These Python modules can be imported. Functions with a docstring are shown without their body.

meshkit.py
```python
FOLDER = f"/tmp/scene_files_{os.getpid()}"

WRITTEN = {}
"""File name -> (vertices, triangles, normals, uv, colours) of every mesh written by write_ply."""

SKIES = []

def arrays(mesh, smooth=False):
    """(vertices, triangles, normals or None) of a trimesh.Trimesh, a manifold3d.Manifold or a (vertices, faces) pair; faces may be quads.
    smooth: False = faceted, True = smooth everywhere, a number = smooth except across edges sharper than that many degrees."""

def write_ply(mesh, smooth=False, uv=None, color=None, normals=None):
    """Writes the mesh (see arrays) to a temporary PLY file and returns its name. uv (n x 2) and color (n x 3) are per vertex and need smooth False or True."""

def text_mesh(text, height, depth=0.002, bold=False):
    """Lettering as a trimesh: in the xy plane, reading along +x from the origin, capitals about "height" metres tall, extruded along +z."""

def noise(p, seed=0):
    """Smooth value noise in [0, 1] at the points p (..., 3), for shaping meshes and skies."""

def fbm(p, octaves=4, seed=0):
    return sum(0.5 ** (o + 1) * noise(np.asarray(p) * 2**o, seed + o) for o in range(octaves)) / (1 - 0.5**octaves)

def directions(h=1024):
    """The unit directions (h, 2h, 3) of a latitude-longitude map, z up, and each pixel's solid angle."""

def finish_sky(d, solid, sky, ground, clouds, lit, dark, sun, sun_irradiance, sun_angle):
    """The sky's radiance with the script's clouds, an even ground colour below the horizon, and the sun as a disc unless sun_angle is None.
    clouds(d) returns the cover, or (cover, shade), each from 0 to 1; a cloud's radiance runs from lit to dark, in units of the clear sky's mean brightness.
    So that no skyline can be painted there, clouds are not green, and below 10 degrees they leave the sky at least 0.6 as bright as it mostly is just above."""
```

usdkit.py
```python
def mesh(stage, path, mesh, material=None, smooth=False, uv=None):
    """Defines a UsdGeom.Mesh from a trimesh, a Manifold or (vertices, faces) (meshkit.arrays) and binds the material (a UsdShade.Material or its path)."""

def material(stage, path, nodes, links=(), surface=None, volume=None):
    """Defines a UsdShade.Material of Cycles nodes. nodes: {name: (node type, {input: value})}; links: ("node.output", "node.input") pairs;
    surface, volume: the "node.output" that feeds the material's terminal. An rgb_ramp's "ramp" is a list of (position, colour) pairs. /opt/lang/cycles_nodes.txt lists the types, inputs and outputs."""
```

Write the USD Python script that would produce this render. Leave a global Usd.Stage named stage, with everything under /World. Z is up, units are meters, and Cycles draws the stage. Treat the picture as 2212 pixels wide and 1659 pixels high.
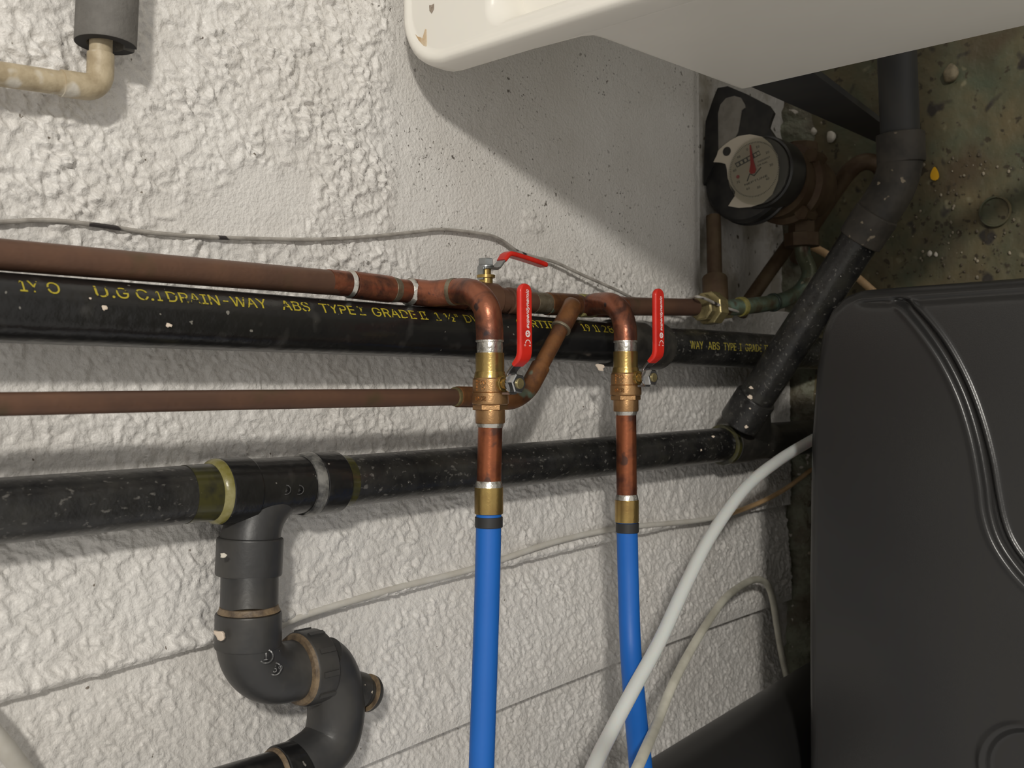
import math, random
import numpy as np, trimesh, manifold3d as m3
import usdkit, meshkit
from pxr import Usd, UsdGeom, UsdLux, Gf, Sdf
from shapely.geometry import Polygon, Point, LineString
from shapely import affinity

stage = Usd.Stage.CreateInMemory()
UsdGeom.SetStageUpAxis(stage, UsdGeom.Tokens.z)
UsdGeom.SetStageMetersPerUnit(stage, 1.0)
UsdGeom.Xform.Define(stage, '/World')
random.seed(7); RNG = np.random.default_rng(7)

# ------------------------------------------------------------------ camera (a phone held on its side: picture left is up in the room)
FPX, D, CH = 2237.0, 0.80, 1.545          # focal length in pixels, distance to the wall, height above the floor
NAD = (3180.0, 815.0)                     # where the plumb line vanishes
_a = math.atan2(math.hypot(NAD[0] - 1106, NAD[1] - 829.5), FPX)
FW = np.array([0, math.sin(_a), -math.cos(_a)])
_n = np.array([0, -math.cos(_a), -math.sin(_a)]); _al = math.atan2(829.5 - NAD[1], NAD[0] - 1106); _x = np.array([1.0, 0, 0])
IR = math.cos(_al) * _n - math.sin(_al) * _x
IU = math.sin(_al) * _n + math.cos(_al) * _x
CAM = np.array([0, -D, CH])
cam = UsdGeom.Camera.Define(stage, '/World/camera')
mtx = Gf.Matrix4d(*[float(v) for r in ((*IR, 0), (*IU, 0), (*(-FW), 0), (*CAM, 1)) for v in r])
cam.AddTransformOp().Set(mtx)
cam.CreateHorizontalApertureAttr(36.0); cam.CreateVerticalApertureAttr(27.0)
cam.CreateFocalLengthAttr(36.0 * FPX / 2212)
cam.CreateClippingRangeAttr(Gf.Vec2f(0.02, 50))
cam.CreateExposureAttr(0.0)
cam.CreateFStopAttr(11.0); cam.CreateFocusDistanceAttr(0.98)

# ------------------------------------------------------------------ lights: one ceiling bulb behind and above, dim room light around
bulb = UsdLux.SphereLight.Define(stage, '/World/ceiling_bulb_light')
bulb.CreateRadiusAttr(0.10); bulb.CreateIntensityAttr(530.0); bulb.CreateColorAttr(Gf.Vec3f(1.0, 0.955, 0.875))
bulb.AddTranslateOp().Set(Gf.Vec3d(1.04, -2.3, 3.05))
dome = UsdLux.DomeLight.Define(stage, '/World/room_light')
dome.CreateIntensityAttr(0.18); dome.CreateColorAttr(Gf.Vec3f(1.0, 0.955, 0.89))

# pixel + known offset from the wall / height / sideways position -> a point in the room
def ray(px, py): return FW + (px - 1106) / FPX * IR + (829.5 - py) / FPX * IU
def W(px, py, off=0.0): d = ray(px, py); return CAM + d * ((-off - CAM[1]) / d[1])
def Zp(px, py, z): d = ray(px, py); return CAM + d * ((z - CAM[2]) / d[2])
def Xp(px, py, x): d = ray(px, py); return CAM + d * ((x - CAM[0]) / d[0])
def rad(wpx, p): return wpx / 2 * float((np.asarray(p) - CAM) @ FW) / FPX

# ------------------------------------------------------------------ materials
def mat(name, col, rough=0.5, metal=0.0, col2=None, vscale=30, vpos=(0.4, 0.65), bump=None, flecks=(), detail=4, rough2=None, spec=0.5, extra=None, distort=0.0):
    """col/col2 mixed by a noise; flecks: (colour, scale, threshold, softness, stretch, seed) laid over; bump: (scale, distance)."""
    n = {'tc': ('texture_coordinate', {}), 'p': ('principled_bsdf', {'roughness': rough, 'metallic': metal, 'specular_ior_level': spec, **(extra or {})})}
    L = []
    n['base'] = ('color', {'value': col}); out = 'base.color'
    if col2 is not None:
        n['vn'] = ('noise_texture', {'scale': vscale, 'detail': detail, 'roughness': 0.6, 'distortion': distort})
        n['vr'] = ('rgb_ramp', {'ramp': [(vpos[0], col), (vpos[1], col2)]})
        L += [('tc.object', 'vn.vector'), ('vn.fac', 'vr.fac')]; out = 'vr.color'
        if rough2 is not None:
            n['rr'] = ('map_range', {'from_min': vpos[0], 'from_max': vpos[1], 'to_min': rough, 'to_max': rough2, 'clamp': True})
            L += [('vn.fac', 'rr.value'), ('rr.result', 'p.roughness')]
    for i, f in enumerate(flecks):
        fc, fs, th, soft, stretch, seed = f
        n[f'm{i}'] = ('mapping', {'scale': stretch, 'location': (seed, seed * 1.7, -seed)})
        n[f'f{i}'] = ('noise_texture', {'scale': fs, 'detail': 2, 'roughness': 0.5})
        n[f'r{i}'] = ('rgb_ramp', {'ramp': [(th, (0, 0, 0)), (min(th + soft, 0.999), (1, 1, 1))]})
        n[f'x{i}'] = ('mix', {'color2': fc})
        L += [('tc.object', f'm{i}.vector'), (f'm{i}.vector', f'f{i}.vector'), (f'f{i}.fac', f'r{i}.fac'), (f'r{i}.color', f'x{i}.fac'), (out, f'x{i}.color1')]
        out = f'x{i}.color'
    L.append((out, 'p.base_color'))
    if bump:
        n['bn'] = ('noise_texture', {'scale': bump[0], 'detail': 3}); n['b'] = ('bump', {'distance': bump[1], 'strength': 1.0})
        L += [('tc.object', 'bn.vector'), ('bn.fac', 'b.height'), ('b.normal', 'p.normal')]
    return usdkit.material(stage, '/World/Looks/' + name, n, L, surface='p.BSDF')

PAINT = (0.74, 0.72, 0.69)
one = (1, 1, 1)
M = {}
_n = {'tc': ('texture_coordinate', {}), 'xyz': ('separate_xyz', {}), 'mz': ('map_range', {'from_min': 0.97, 'from_max': 0.9, 'clamp': True}), 'mx': ('map_range', {'from_min': 0.03, 'from_max': 0.12, 'clamp': True}),
      'mk': ('math', {'math_type': 'multiply'}), 'v': ('noise_texture', {'scale': 9.0, 'detail': 4}), 'vr': ('rgb_ramp', {'ramp': [(0.4, PAINT), (0.65, (0.68, 0.655, 0.62))]}),
      's1': ('noise_texture', {'scale': 125.0, 'detail': 2}), 'r1': ('rgb_ramp', {'ramp': [(0.665, (0, 0, 0)), (0.70, (1, 1, 1))]}),
      's2': ('noise_texture', {'scale': 260.0, 'detail': 2}), 'r2': ('rgb_ramp', {'ramp': [(0.655, (0, 0, 0)), (0.69, (1, 1, 1))]}),
      'cl': ('noise_texture', {'scale': 11.0, 'detail': 2}), 'clr': ('map_range', {'from_min': 0.40, 'from_max': 0.6, 'clamp': True}), 'mx1': ('math', {'math_type': 'maximum'}), 'mk2': ('math', {'math_type': 'multiply'}), 'mk3': ('math', {'math_type': 'multiply'}),
      's3': ('noise_texture', {'scale': 120.0, 'detail': 2}), 'r3': ('rgb_ramp', {'ramp': [(0.755, (0, 0, 0)), (0.775, (1, 1, 1))]}),
      'x1': ('mix', {'color2': (0.15, 0.135, 0.12)}), 'x2': ('mix', {'color2': (0.2, 0.17, 0.14)}), 'bn': ('noise_texture', {'scale': 300.0, 'detail': 3}), 'b': ('bump', {'distance': 0.0014, 'strength': 1.0}), 'p': ('principled_bsdf', {'roughness': 0.4})}
M['wall'] = usdkit.material(stage, '/World/Looks/wall_paint', _n, [('tc.object', k + '.vector') for k in ('v', 's1', 's2', 's3', 'cl', 'bn', 'xyz')] + [('xyz.z', 'mz.value'), ('xyz.x', 'mx.value'), ('mz.result', 'mk.value1'), ('mx.result', 'mk.value2'),
    ('v.fac', 'vr.fac'), ('s1.fac', 'r1.fac'), ('s2.fac', 'r2.fac'), ('s3.fac', 'r3.fac'), ('cl.fac', 'clr.value'), ('r1.color', 'mx1.value1'), ('r2.color', 'mx1.value2'), ('mx1.value', 'mk2.value1'), ('clr.result', 'mk2.value2'),
    ('mk2.value', 'mk3.value1'), ('mk.value', 'mk3.value2'), ('vr.color', 'x1.color1'), ('mk3.value', 'x1.fac'), ('x1.color', 'x2.color1'), ('r3.color', 'x2.fac'), ('x2.color', 'p.base_color'), ('bn.fac', 'b.height'), ('b.normal', 'p.normal')], surface='p.BSDF')
M['footing'] = mat('footing_paint', (0.55, 0.53, 0.5), 0.6, col2=(0.36, 0.33, 0.28), vscale=14, vpos=(0.48, 0.62), bump=(120, 0.002),
                   flecks=[((0.09, 0.07, 0.05), 60, 0.66, 0.03, one, 4)])
M['crust'] = mat('damp_crust', (0.10, 0.085, 0.055), 0.6, col2=(0.19, 0.2, 0.14), vscale=22, bump=(90, 0.006),
                 flecks=[((0.5, 0.46, 0.4), 70, 0.69, 0.03, one, 4)])
M['floor'] = mat('green_floor_paint', (0.07, 0.082, 0.05), 0.5, col2=(0.13, 0.105, 0.055), vscale=9, vpos=(0.38, 0.62), bump=(60, 0.002), detail=8,
                 flecks=[((0.075, 0.055, 0.03), 9, 0.54, 0.16, one, 3), ((0.03, 0.025, 0.02), 26, 0.64, 0.06, one, 6),
                         ((0.2, 0.18, 0.11), 40, 0.66, 0.09, one, 1), ((0.045, 0.035, 0.02), 75, 0.62, 0.06, one, 9), ((0.5, 0.45, 0.38), 130, 0.79, 0.02, one, 11)])
M['copper_old'] = mat('aged_copper', (0.13, 0.072, 0.050), 0.45, 0.5, col2=(0.175, 0.092, 0.058), vscale=18, bump=(250, 0.0002),
                      flecks=[((0.6, 0.55, 0.48), 150, 0.79, 0.01, one, 2), ((0.10, 0.075, 0.04), 24, 0.6, 0.15, one, 8)])
M['copper'] = mat('heated_copper', (0.31, 0.112, 0.062), 0.34, 0.7, col2=(0.12, 0.056, 0.042), vscale=42, vpos=(0.42, 0.62), bump=(200, 0.0003),
                  flecks=[((0.07, 0.05, 0.05), 70, 0.66, 0.05, one, 5)], distort=0.6)
M['copper_tube'] = mat('bright_copper', (0.34, 0.11, 0.05), 0.28, 0.8, col2=(0.13, 0.05, 0.034), vscale=26, vpos=(0.42, 0.58), bump=(160, 0.0002),
                       flecks=[((0.12, 0.06, 0.045), 60, 0.66, 0.06, one, 7)])
M['copper_orange'] = mat('stained_copper', (0.22, 0.095, 0.035), 0.4, 0.55, col2=(0.12, 0.055, 0.03), vscale=45, vpos=(0.42, 0.6),
                         flecks=[((0.15, 0.2, 0.15), 40, 0.66, 0.06, one, 7)], bump=(200, 0.0003))
M['copper_green'] = mat('verdigris_copper', (0.11, 0.12, 0.075), 0.35, 0.35, col2=(0.13, 0.19, 0.15), vscale=40, vpos=(0.45, 0.6), bump=(150, 0.0006),
                        flecks=[((0.55, 0.53, 0.4), 70, 0.7, 0.03, one, 3), ((0.08, 0.05, 0.03), 35, 0.58, 0.1, one, 6)])
M['rust'] = mat('rusty_brown_metal', (0.075, 0.042, 0.022), 0.6, 0.3, col2=(0.11, 0.075, 0.04), vscale=30, bump=(120, 0.0008))
M['solder'] = mat('solder', (0.62, 0.6, 0.55), 0.28, 0.9, col2=(0.3, 0.28, 0.24), vscale=120, vpos=(0.5, 0.65), bump=(260, 0.0006))
M['solder_dull'] = mat('dull_solder', (0.16, 0.13, 0.085), 0.45, 0.6, col2=(0.25, 0.22, 0.16), vscale=90, bump=(200, 0.0005))
M['brass'] = mat('brass', (0.45, 0.32, 0.115), 0.28, 0.9, col2=(0.34, 0.22, 0.08), vscale=28, bump=(500, 0.00012))
M['bronze'] = mat('bronze', (0.40, 0.235, 0.11), 0.34, 0.85, col2=(0.3, 0.165, 0.075), vscale=26, bump=(600, 0.00015))
M['brass_dull'] = mat('dirty_brass', (0.3, 0.25, 0.12), 0.4, 0.6, col2=(0.17, 0.14, 0.07), vscale=60, bump=(160, 0.0005))
M['chrome'] = mat('chrome_plate', (0.55, 0.55, 0.55), 0.16, 1.0, col2=(0.4, 0.4, 0.4), vscale=60)
M['zinc'] = mat('zinc_plate', (0.42, 0.44, 0.44), 0.3, 0.9, col2=(0.33, 0.34, 0.34), vscale=50)
M['steel_dark'] = mat('dark_lever_steel', (0.14, 0.13, 0.13), 0.32, 0.8)
M['red'] = mat('red_vinyl', (0.62, 0.022, 0.012), 0.3, col2=(0.5, 0.016, 0.01), vscale=40, flecks=[((0.12, 0.02, 0.015), 60, 0.72, 0.06, one, 5)])
M['white_ink'] = mat('white_ink', (0.8, 0.72, 0.7), 0.5)
M['yellow_ink'] = mat('yellow_ink', (0.42, 0.34, 0.025), 0.5, flecks=[((0.012, 0.012, 0.012), 260, 0.57, 0.05, one, 5)])
M['yellow_worn'] = mat('worn_yellow_ink', (0.3, 0.25, 0.04), 0.5, flecks=[((0.014, 0.014, 0.014), 240, 0.56, 0.06, one, 5)])
BLK = (0.0095, 0.0095, 0.01)
M['abs'] = mat('black_plastic_pipe', BLK, 0.24, col2=(0.0135, 0.013, 0.0125), vscale=16, bump=(90, 0.0006),
               flecks=[((0.2, 0.19, 0.17), 110, 0.745, 0.015, one, 2), ((0.5, 0.42, 0.33), 42, 0.8, 0.006, one, 14), ((0.05, 0.048, 0.045), 40, 0.62, 0.2, one, 6)])
M['abs_paint'] = mat('spattered_plastic_pipe', BLK, 0.32, col2=(0.03, 0.029, 0.027), vscale=22, bump=(100, 0.0008),
                     flecks=[((0.11, 0.105, 0.097), 220, 0.62, 0.1, (1.0, 1.3, 0.7), 2), ((0.03, 0.029, 0.024), 30, 0.55, 0.2, one, 4), ((0.6, 0.52, 0.43), 55, 0.78, 0.012, one, 14), ((0.5, 0.48, 0.45), 180, 0.768, 0.02, one, 5)])
M['abs_dusty'] = mat('dusty_plastic_fitting', (0.032, 0.032, 0.0325), 0.42, col2=(0.06, 0.056, 0.05), vscale=14, vpos=(0.45, 0.72), bump=(120, 0.0003),
                     flecks=[((0.42, 0.38, 0.32), 150, 0.785, 0.012, one, 3)])
M['abs_dirty'] = mat('dirty_plastic_pipe', (0.021, 0.02, 0.018), 0.45, col2=(0.055, 0.05, 0.042), vscale=25, vpos=(0.45, 0.7), bump=(90, 0.0008),
                     flecks=[((0.5, 0.45, 0.36), 120, 0.75, 0.02, one, 3)])
M['pipe_dust'] = mat('brown_dusty_plastic', (0.06, 0.052, 0.042), 0.6, col2=(0.03, 0.027, 0.023), vscale=30, bump=(90, 0.001), flecks=[((0.3, 0.25, 0.18), 60, 0.69, 0.04, one, 5)])
M['cement'] = mat('yellow_pipe_cement', (0.17, 0.15, 0.032), 0.28, col2=(0.27, 0.245, 0.11), vscale=60, bump=(120, 0.0005))
M['cement_dark'] = mat('smeared_pipe_cement', (0.05, 0.047, 0.014), 0.22, col2=(0.018, 0.018, 0.013), vscale=40, vpos=(0.42, 0.62), flecks=[((0.4, 0.36, 0.25), 150, 0.75, 0.02, one, 3)])
M['cement_clear'] = mat('dried_clear_cement', (0.2, 0.195, 0.18), 0.22, col2=(0.04, 0.04, 0.04), vscale=70, bump=(120, 0.0005))
M['rust_seal'] = mat('brown_gasket', (0.21, 0.15, 0.088), 0.55, col2=(0.085, 0.06, 0.04), vscale=80, bump=(160, 0.001))
M['blue'] = mat('blue_plastic_hose', (0.006, 0.125, 0.50), 0.5, col2=(0.006, 0.115, 0.46), vscale=8, bump=(300, 0.00008))
M['black_ring'] = mat('black_crimp_ring', (0.022, 0.022, 0.023), 0.5)
M['tub'] = mat('white_tub_plastic', (0.80, 0.775, 0.71), 0.33, col2=(0.77, 0.745, 0.685), vscale=5)
M['tub_rust'] = mat('tub_rust_stain', (0.52, 0.36, 0.2), 0.5, col2=(0.7, 0.6, 0.45), vscale=60)
M['chip'] = mat('tub_chip', (0.2, 0.15, 0.11), 0.7, col2=(0.4, 0.34, 0.28), vscale=160)
M['leg'] = mat('tub_leg_steel', (0.03, 0.031, 0.033), 0.55, col2=(0.04, 0.039, 0.037), vscale=20)
M['lid'] = mat('black_lid_plastic', (0.0185, 0.018, 0.0178), 0.28, col2=(0.02, 0.0195, 0.019), vscale=7, bump=(700, 0.00006),
               flecks=[((0.4, 0.4, 0.38), 130, 0.815, 0.006, one, 3)])
M['tank'] = mat('black_tank_plastic', (0.017, 0.0165, 0.0165), 0.4, bump=(500, 0.0001))
M['insul'] = mat('grey_foam', (0.125, 0.118, 0.108), 0.8, col2=(0.155, 0.147, 0.135), vscale=60, bump=(350, 0.0006))
M['insul_in'] = mat('dark_foam_inside', (0.02, 0.019, 0.02), 0.8)
M['beige'] = mat('beige_painted_pipe', (0.48, 0.40, 0.27), 0.5, col2=(0.34, 0.27, 0.17), vscale=70, vpos=(0.42, 0.68), bump=(180, 0.0006),
                 flecks=[((0.62, 0.58, 0.5), 50, 0.6, 0.1, one, 3), ((0.05, 0.04, 0.03), 90, 0.74, 0.03, one, 8)])
M['wire'] = mat('grey_painted_wire', (0.40, 0.375, 0.34), 0.5, col2=(0.25, 0.23, 0.205), vscale=50, flecks=[((0.035, 0.03, 0.03), 38, 0.64, 0.03, one, 8)])
M['wire_white'] = mat('white_painted_cable', (0.62, 0.6, 0.55), 0.45, col2=(0.55, 0.52, 0.46), vscale=30)
M['wire_tan'] = mat('tan_cable', (0.72, 0.49, 0.27), 0.42, col2=(0.62, 0.4, 0.2), vscale=40)
M['cream'] = mat('cream_cable', (0.68, 0.66, 0.56), 0.38, col2=(0.48, 0.46, 0.38), vscale=20)
M['clear'] = mat('milky_tube', (0.72, 0.73, 0.71), 0.3, extra={'transmission_weight': 0.12, 'ior': 1.4, 'subsurface_weight': 0.2, 'subsurface_scale': 0.004})
M['meter_black'] = mat('meter_black_plastic', (0.016, 0.016, 0.017), 0.35, col2=(0.035, 0.033, 0.03), vscale=40)
M['dial'] = mat('dial_white', (0.62, 0.56, 0.46), 0.4)
M['dial_ink'] = mat('dial_ink', (0.03, 0.03, 0.03), 0.5)
M['needle'] = mat('needle_red', (0.45, 0.02, 0.02), 0.4)
M['tab'] = mat('grey_lid_flap', (0.26, 0.245, 0.215), 0.6, col2=(0.2, 0.185, 0.16), vscale=50, bump=(200, 0.0003))
M['ziptie'] = mat('dark_green_tie', (0.03, 0.045, 0.035), 0.4)
M['orange'] = mat('yellow_tag', (0.75, 0.4, 0.01), 0.5, flecks=[((0.2, 0.1, 0.0), 120, 0.68, 0.03, one, 3)])
M['stone'] = mat('pale_stone', (0.19, 0.155, 0.095), 0.7, col2=(0.1, 0.085, 0.055), vscale=80)
M['grit'] = mat('grit', (0.07, 0.055, 0.035), 0.7, col2=(0.3, 0.26, 0.19), vscale=25, vpos=(0.5, 0.62))
M['crumb'] = mat('white_crumb', (0.62, 0.58, 0.5), 0.6)
M['paint_chip'] = mat('cream_paint_drip', (0.62, 0.52, 0.42), 0.5)
gl = {'t': ('transparent_bsdf', {'color': (0.93, 0.93, 0.9)}), 'g': ('glossy_bsdf', {'color': (1, 1, 1), 'roughness': 0.03}), 'f': ('fresnel', {'IOR': 1.5}), 'm': ('mix_closure', {})}
M['glass'] = usdkit.material(stage, '/World/Looks/dial_glass', gl, [('f.fac', 'm.fac'), ('t.BSDF', 'm.closure1'), ('g.BSDF', 'm.closure2')], surface='m.closure')

# ------------------------------------------------------------------ objects
USED, ORIGIN = {}, {}
def path_for(name, parent):
    base = parent.GetPath().pathString if parent else '/World'
    k = USED.get((base, name), 0); USED[(base, name)] = k + 1
    return f'{base}/{name}' + (f'_{k:03d}' if k else '')
def tag(p, label=None, cat=None, group=None, kind=None):
    for k, v in (('label', label), ('category', cat), ('group', group), ('kind', kind)):
        if v: p.SetCustomDataByKey(k, v)
def thing(name, label=None, cat=None, loc=(0, 0, 0), group=None, kind=None):
    x = UsdGeom.Xform.Define(stage, path_for(name, None)); loc = np.asarray(loc, float)
    x.AddTranslateOp().Set(Gf.Vec3d(*map(float, loc))); p = x.GetPrim(); ORIGIN[p.GetPath()] = loc
    tag(p, label, cat, group, kind); return p
def arr(mesh):
    if hasattr(mesh, 'to_mesh'):
        q = mesh.to_mesh(); return np.array(q.vert_properties[:, :3], float), np.array(q.tri_verts)
    if isinstance(mesh, tuple): return np.asarray(mesh[0], float), np.asarray(mesh[1])
    return np.array(mesh.vertices, float), np.array(mesh.faces)
def obj(parent, name, mesh, material, label=None, kind=None, smooth=35):
    v, f = arr(mesh); o = ORIGIN[parent.GetPath()]
    p = usdkit.mesh(stage, path_for(name, parent), (v - o, f), M[material], smooth=smooth).GetPrim()
    ORIGIN[p.GetPath()] = o; tag(p, label, None, None, kind); return p
def solo(name, mesh, material, label, cat, group=None, kind=None, smooth=35):
    v, f = arr(mesh); c = np.array([(v[:, 0].min() + v[:, 0].max()) / 2, (v[:, 1].min() + v[:, 1].max()) / 2, v[:, 2].min()])
    m = usdkit.mesh(stage, path_for(name, None), (v - c, f), M[material], smooth=smooth)
    UsdGeom.Xformable(m).AddTranslateOp().Set(Gf.Vec3d(*map(float, c))); tag(m.GetPrim(), label, cat, group, kind); return m.GetPrim()
def cat_(*ms):
    vs, fs, n = [], [], 0
    for m in ms:
        v, f = arr(m)
        if f.shape[1] == 4: f = np.vstack([f[:, [0, 1, 2]], f[:, [0, 2, 3]]])
        vs.append(v); fs.append(f + n); n += len(v)
    return np.vstack(vs), np.vstack(fs)

# ------------------------------------------------------------------ shapes
def frames(p):
    p = np.asarray(p, float); t = np.gradient(p, axis=0) if len(p) > 2 else np.repeat([p[1] - p[0]], 2, 0)
    t /= np.linalg.norm(t, axis=1, keepdims=True) + 1e-15
    a = np.cross(t[0], [0, 0, 1.0]); a = np.cross(t[0], [1.0, 0, 0]) if np.linalg.norm(a) < 0.2 else a
    A = []
    for k in range(len(p)):
        a = a - t[k] * (a @ t[k]); a /= np.linalg.norm(a); A.append(a.copy())
    A = np.array(A); return t, A, np.cross(t, A)
def loft(rings, cap0=True, cap1=True):
    R = np.asarray(rings, float); k, n = R.shape[:2]; v = R.reshape(-1, 3); f = []
    i, j = np.meshgrid(np.arange(k - 1), np.arange(n), indexing='ij'); j2 = (j + 1) % n
    q = np.stack([i * n + j, i * n + j2, (i + 1) * n + j2, (i + 1) * n + j], -1).reshape(-1, 4)
    f = [q[:, [0, 1, 2]], q[:, [0, 2, 3]]]
    s = np.arange(n); s2 = (s + 1) % n; extra = []
    if cap0: extra.append(R[0].mean(0)); f.append(np.stack([np.full(n, len(v)), s2, s], -1))
    if cap1: f.append(np.stack([np.full(n, len(v) + len(extra)), (k - 1) * n + s, (k - 1) * n + s2], -1)); extra.append(R[-1].mean(0))
    if extra: v = np.vstack([v, extra])
    return v, np.vstack(f)
def tube(p, r, n=24, cap=True):
    p = np.asarray(p, float); r = np.broadcast_to(np.asarray(r, float), (len(p),)); t, a, b = frames(p); w = np.arange(n) * 2 * np.pi / n
    return loft(p[:, None] + r[:, None, None] * (np.cos(w)[None, :, None] * a[:, None] + np.sin(w)[None, :, None] * b[:, None]), cap, cap)
def lathe(p0, d, prof, n=40, phase=0.0):
    """prof: (distance along d from p0, radius) pairs."""
    p0, d = np.asarray(p0, float), np.asarray(d, float); d = d / np.linalg.norm(d)
    a = np.cross(d, [0, 0, 1.0]); a = np.cross(d, [1.0, 0, 0]) if np.linalg.norm(a) < 0.2 else a; a /= np.linalg.norm(a); b = np.cross(d, a)
    w = np.arange(n) * 2 * np.pi / n + phase
    return loft([p0 + d * t + max(r, 1e-5) * (np.cos(w)[:, None] * a + np.sin(w)[:, None] * b) for t, r in prof])
def cyl(p0, p1, r, bev=0.0008, n=40, phase=0.0):
    L = float(np.linalg.norm(np.subtract(p1, p0))); bev = min(bev, L / 3, r / 3)
    return lathe(p0, np.subtract(p1, p0), [(0, r - bev), (bev * 0.3, r - bev * 0.3), (bev, r), (L - bev, r), (L - bev * 0.3, r - bev * 0.3), (L, r - bev)], n, phase)
def ring(p0, p1, r, ri, n=40):
    """a short open sleeve with walls between ri and r."""
    L = float(np.linalg.norm(np.subtract(p1, p0))); b = min((r - ri) * 0.3, L / 4); d = np.subtract(p1, p0) / L
    prof = [(0, ri), (0, r - b), (b, r), (L - b, r), (L, r - b), (L, ri), (0, ri)]
    a = np.cross(d, [0, 0, 1.0]); a = np.cross(d, [1.0, 0, 0]) if np.linalg.norm(a) < 0.2 else a; a /= np.linalg.norm(a); c = np.cross(d, a)
    w = np.arange(n) * 2 * np.pi / n
    return loft([np.asarray(p0) + d * t + q * (np.cos(w)[:, None] * a + np.sin(w)[:, None] * c) for t, q in prof], False, False)
def spline(pts, n=12):
    p = np.asarray(pts, float); q = np.vstack([2 * p[0] - p[1], p, 2 * p[-1] - p[-2]]); out = []
    for i in range(1, len(q) - 2):
        for t in np.linspace(0, 1, n, endpoint=False):
            out.append(0.5 * (2 * q[i] + (q[i + 1] - q[i - 1]) * t + (2 * q[i - 1] - 5 * q[i] + 4 * q[i + 1] - q[i + 2]) * t * t + (3 * q[i] - q[i - 1] - 3 * q[i + 1] + q[i + 2]) * t ** 3))
    return np.array(out + [p[-1]])
def bend(pts, r, n=14):
    """polyline with its inner corners rounded, r metres back from each corner."""
    p = np.asarray(pts, float); out = [p[0]]
    for k in range(1, len(p) - 1):
        u = p[k - 1] - p[k]; v = p[k + 1] - p[k]; a = p[k] + u / np.linalg.norm(u) * r; b = p[k] + v / np.linalg.norm(v) * r
        for t in np.linspace(0, 1, n): # rational quadratic: close to a circle arc
            w = 0.75; den = (1 - t) ** 2 + 2 * w * t * (1 - t) + t * t
            out.append(((1 - t) ** 2 * a + 2 * w * t * (1 - t) * p[k] + t * t * b) / den)
    return np.array(out + [p[-1]])
def beyond(a, b, L): d = np.subtract(a, b); return np.asarray(a) + d / np.linalg.norm(d) * L
def lerp(a, b, t): return np.asarray(a) + (np.asarray(b) - np.asarray(a)) * t
def poly3(poly, o, u, v, w, depth):
    """a shapely polygon in (u, v) metres about o, depth thick along w."""
    gs = getattr(poly, 'geoms', [poly]); out = []
    for g in gs:
        if g.is_empty: continue
        m = trimesh.creation.extrude_polygon(g, depth, engine='earcut')
        out.append((np.asarray(o) + m.vertices[:, :1] * u + m.vertices[:, 1:2] * v + m.vertices[:, 2:] * w, m.faces))
    return cat_(*out)
def text3(s, h, o, u, v, depth=0.0004, width=None, shear=0.0, bold=False):
    m = meshkit.text_mesh(s, h, depth, bold); q = np.array(m.vertices)
    q[:, 0] -= q[:, 0].min()
    if width: q[:, 0] *= width / q[:, 0].max()
    q[:, 0] += shear * q[:, 1]; w = np.cross(u, v)
    return np.asarray(o) + q[:, :1] * u + q[:, 1:2] * v + q[:, 2:] * w, np.array(m.faces)
def hull(*clouds):
    return m3.Manifold.hull_points(np.vstack(clouds))
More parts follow.
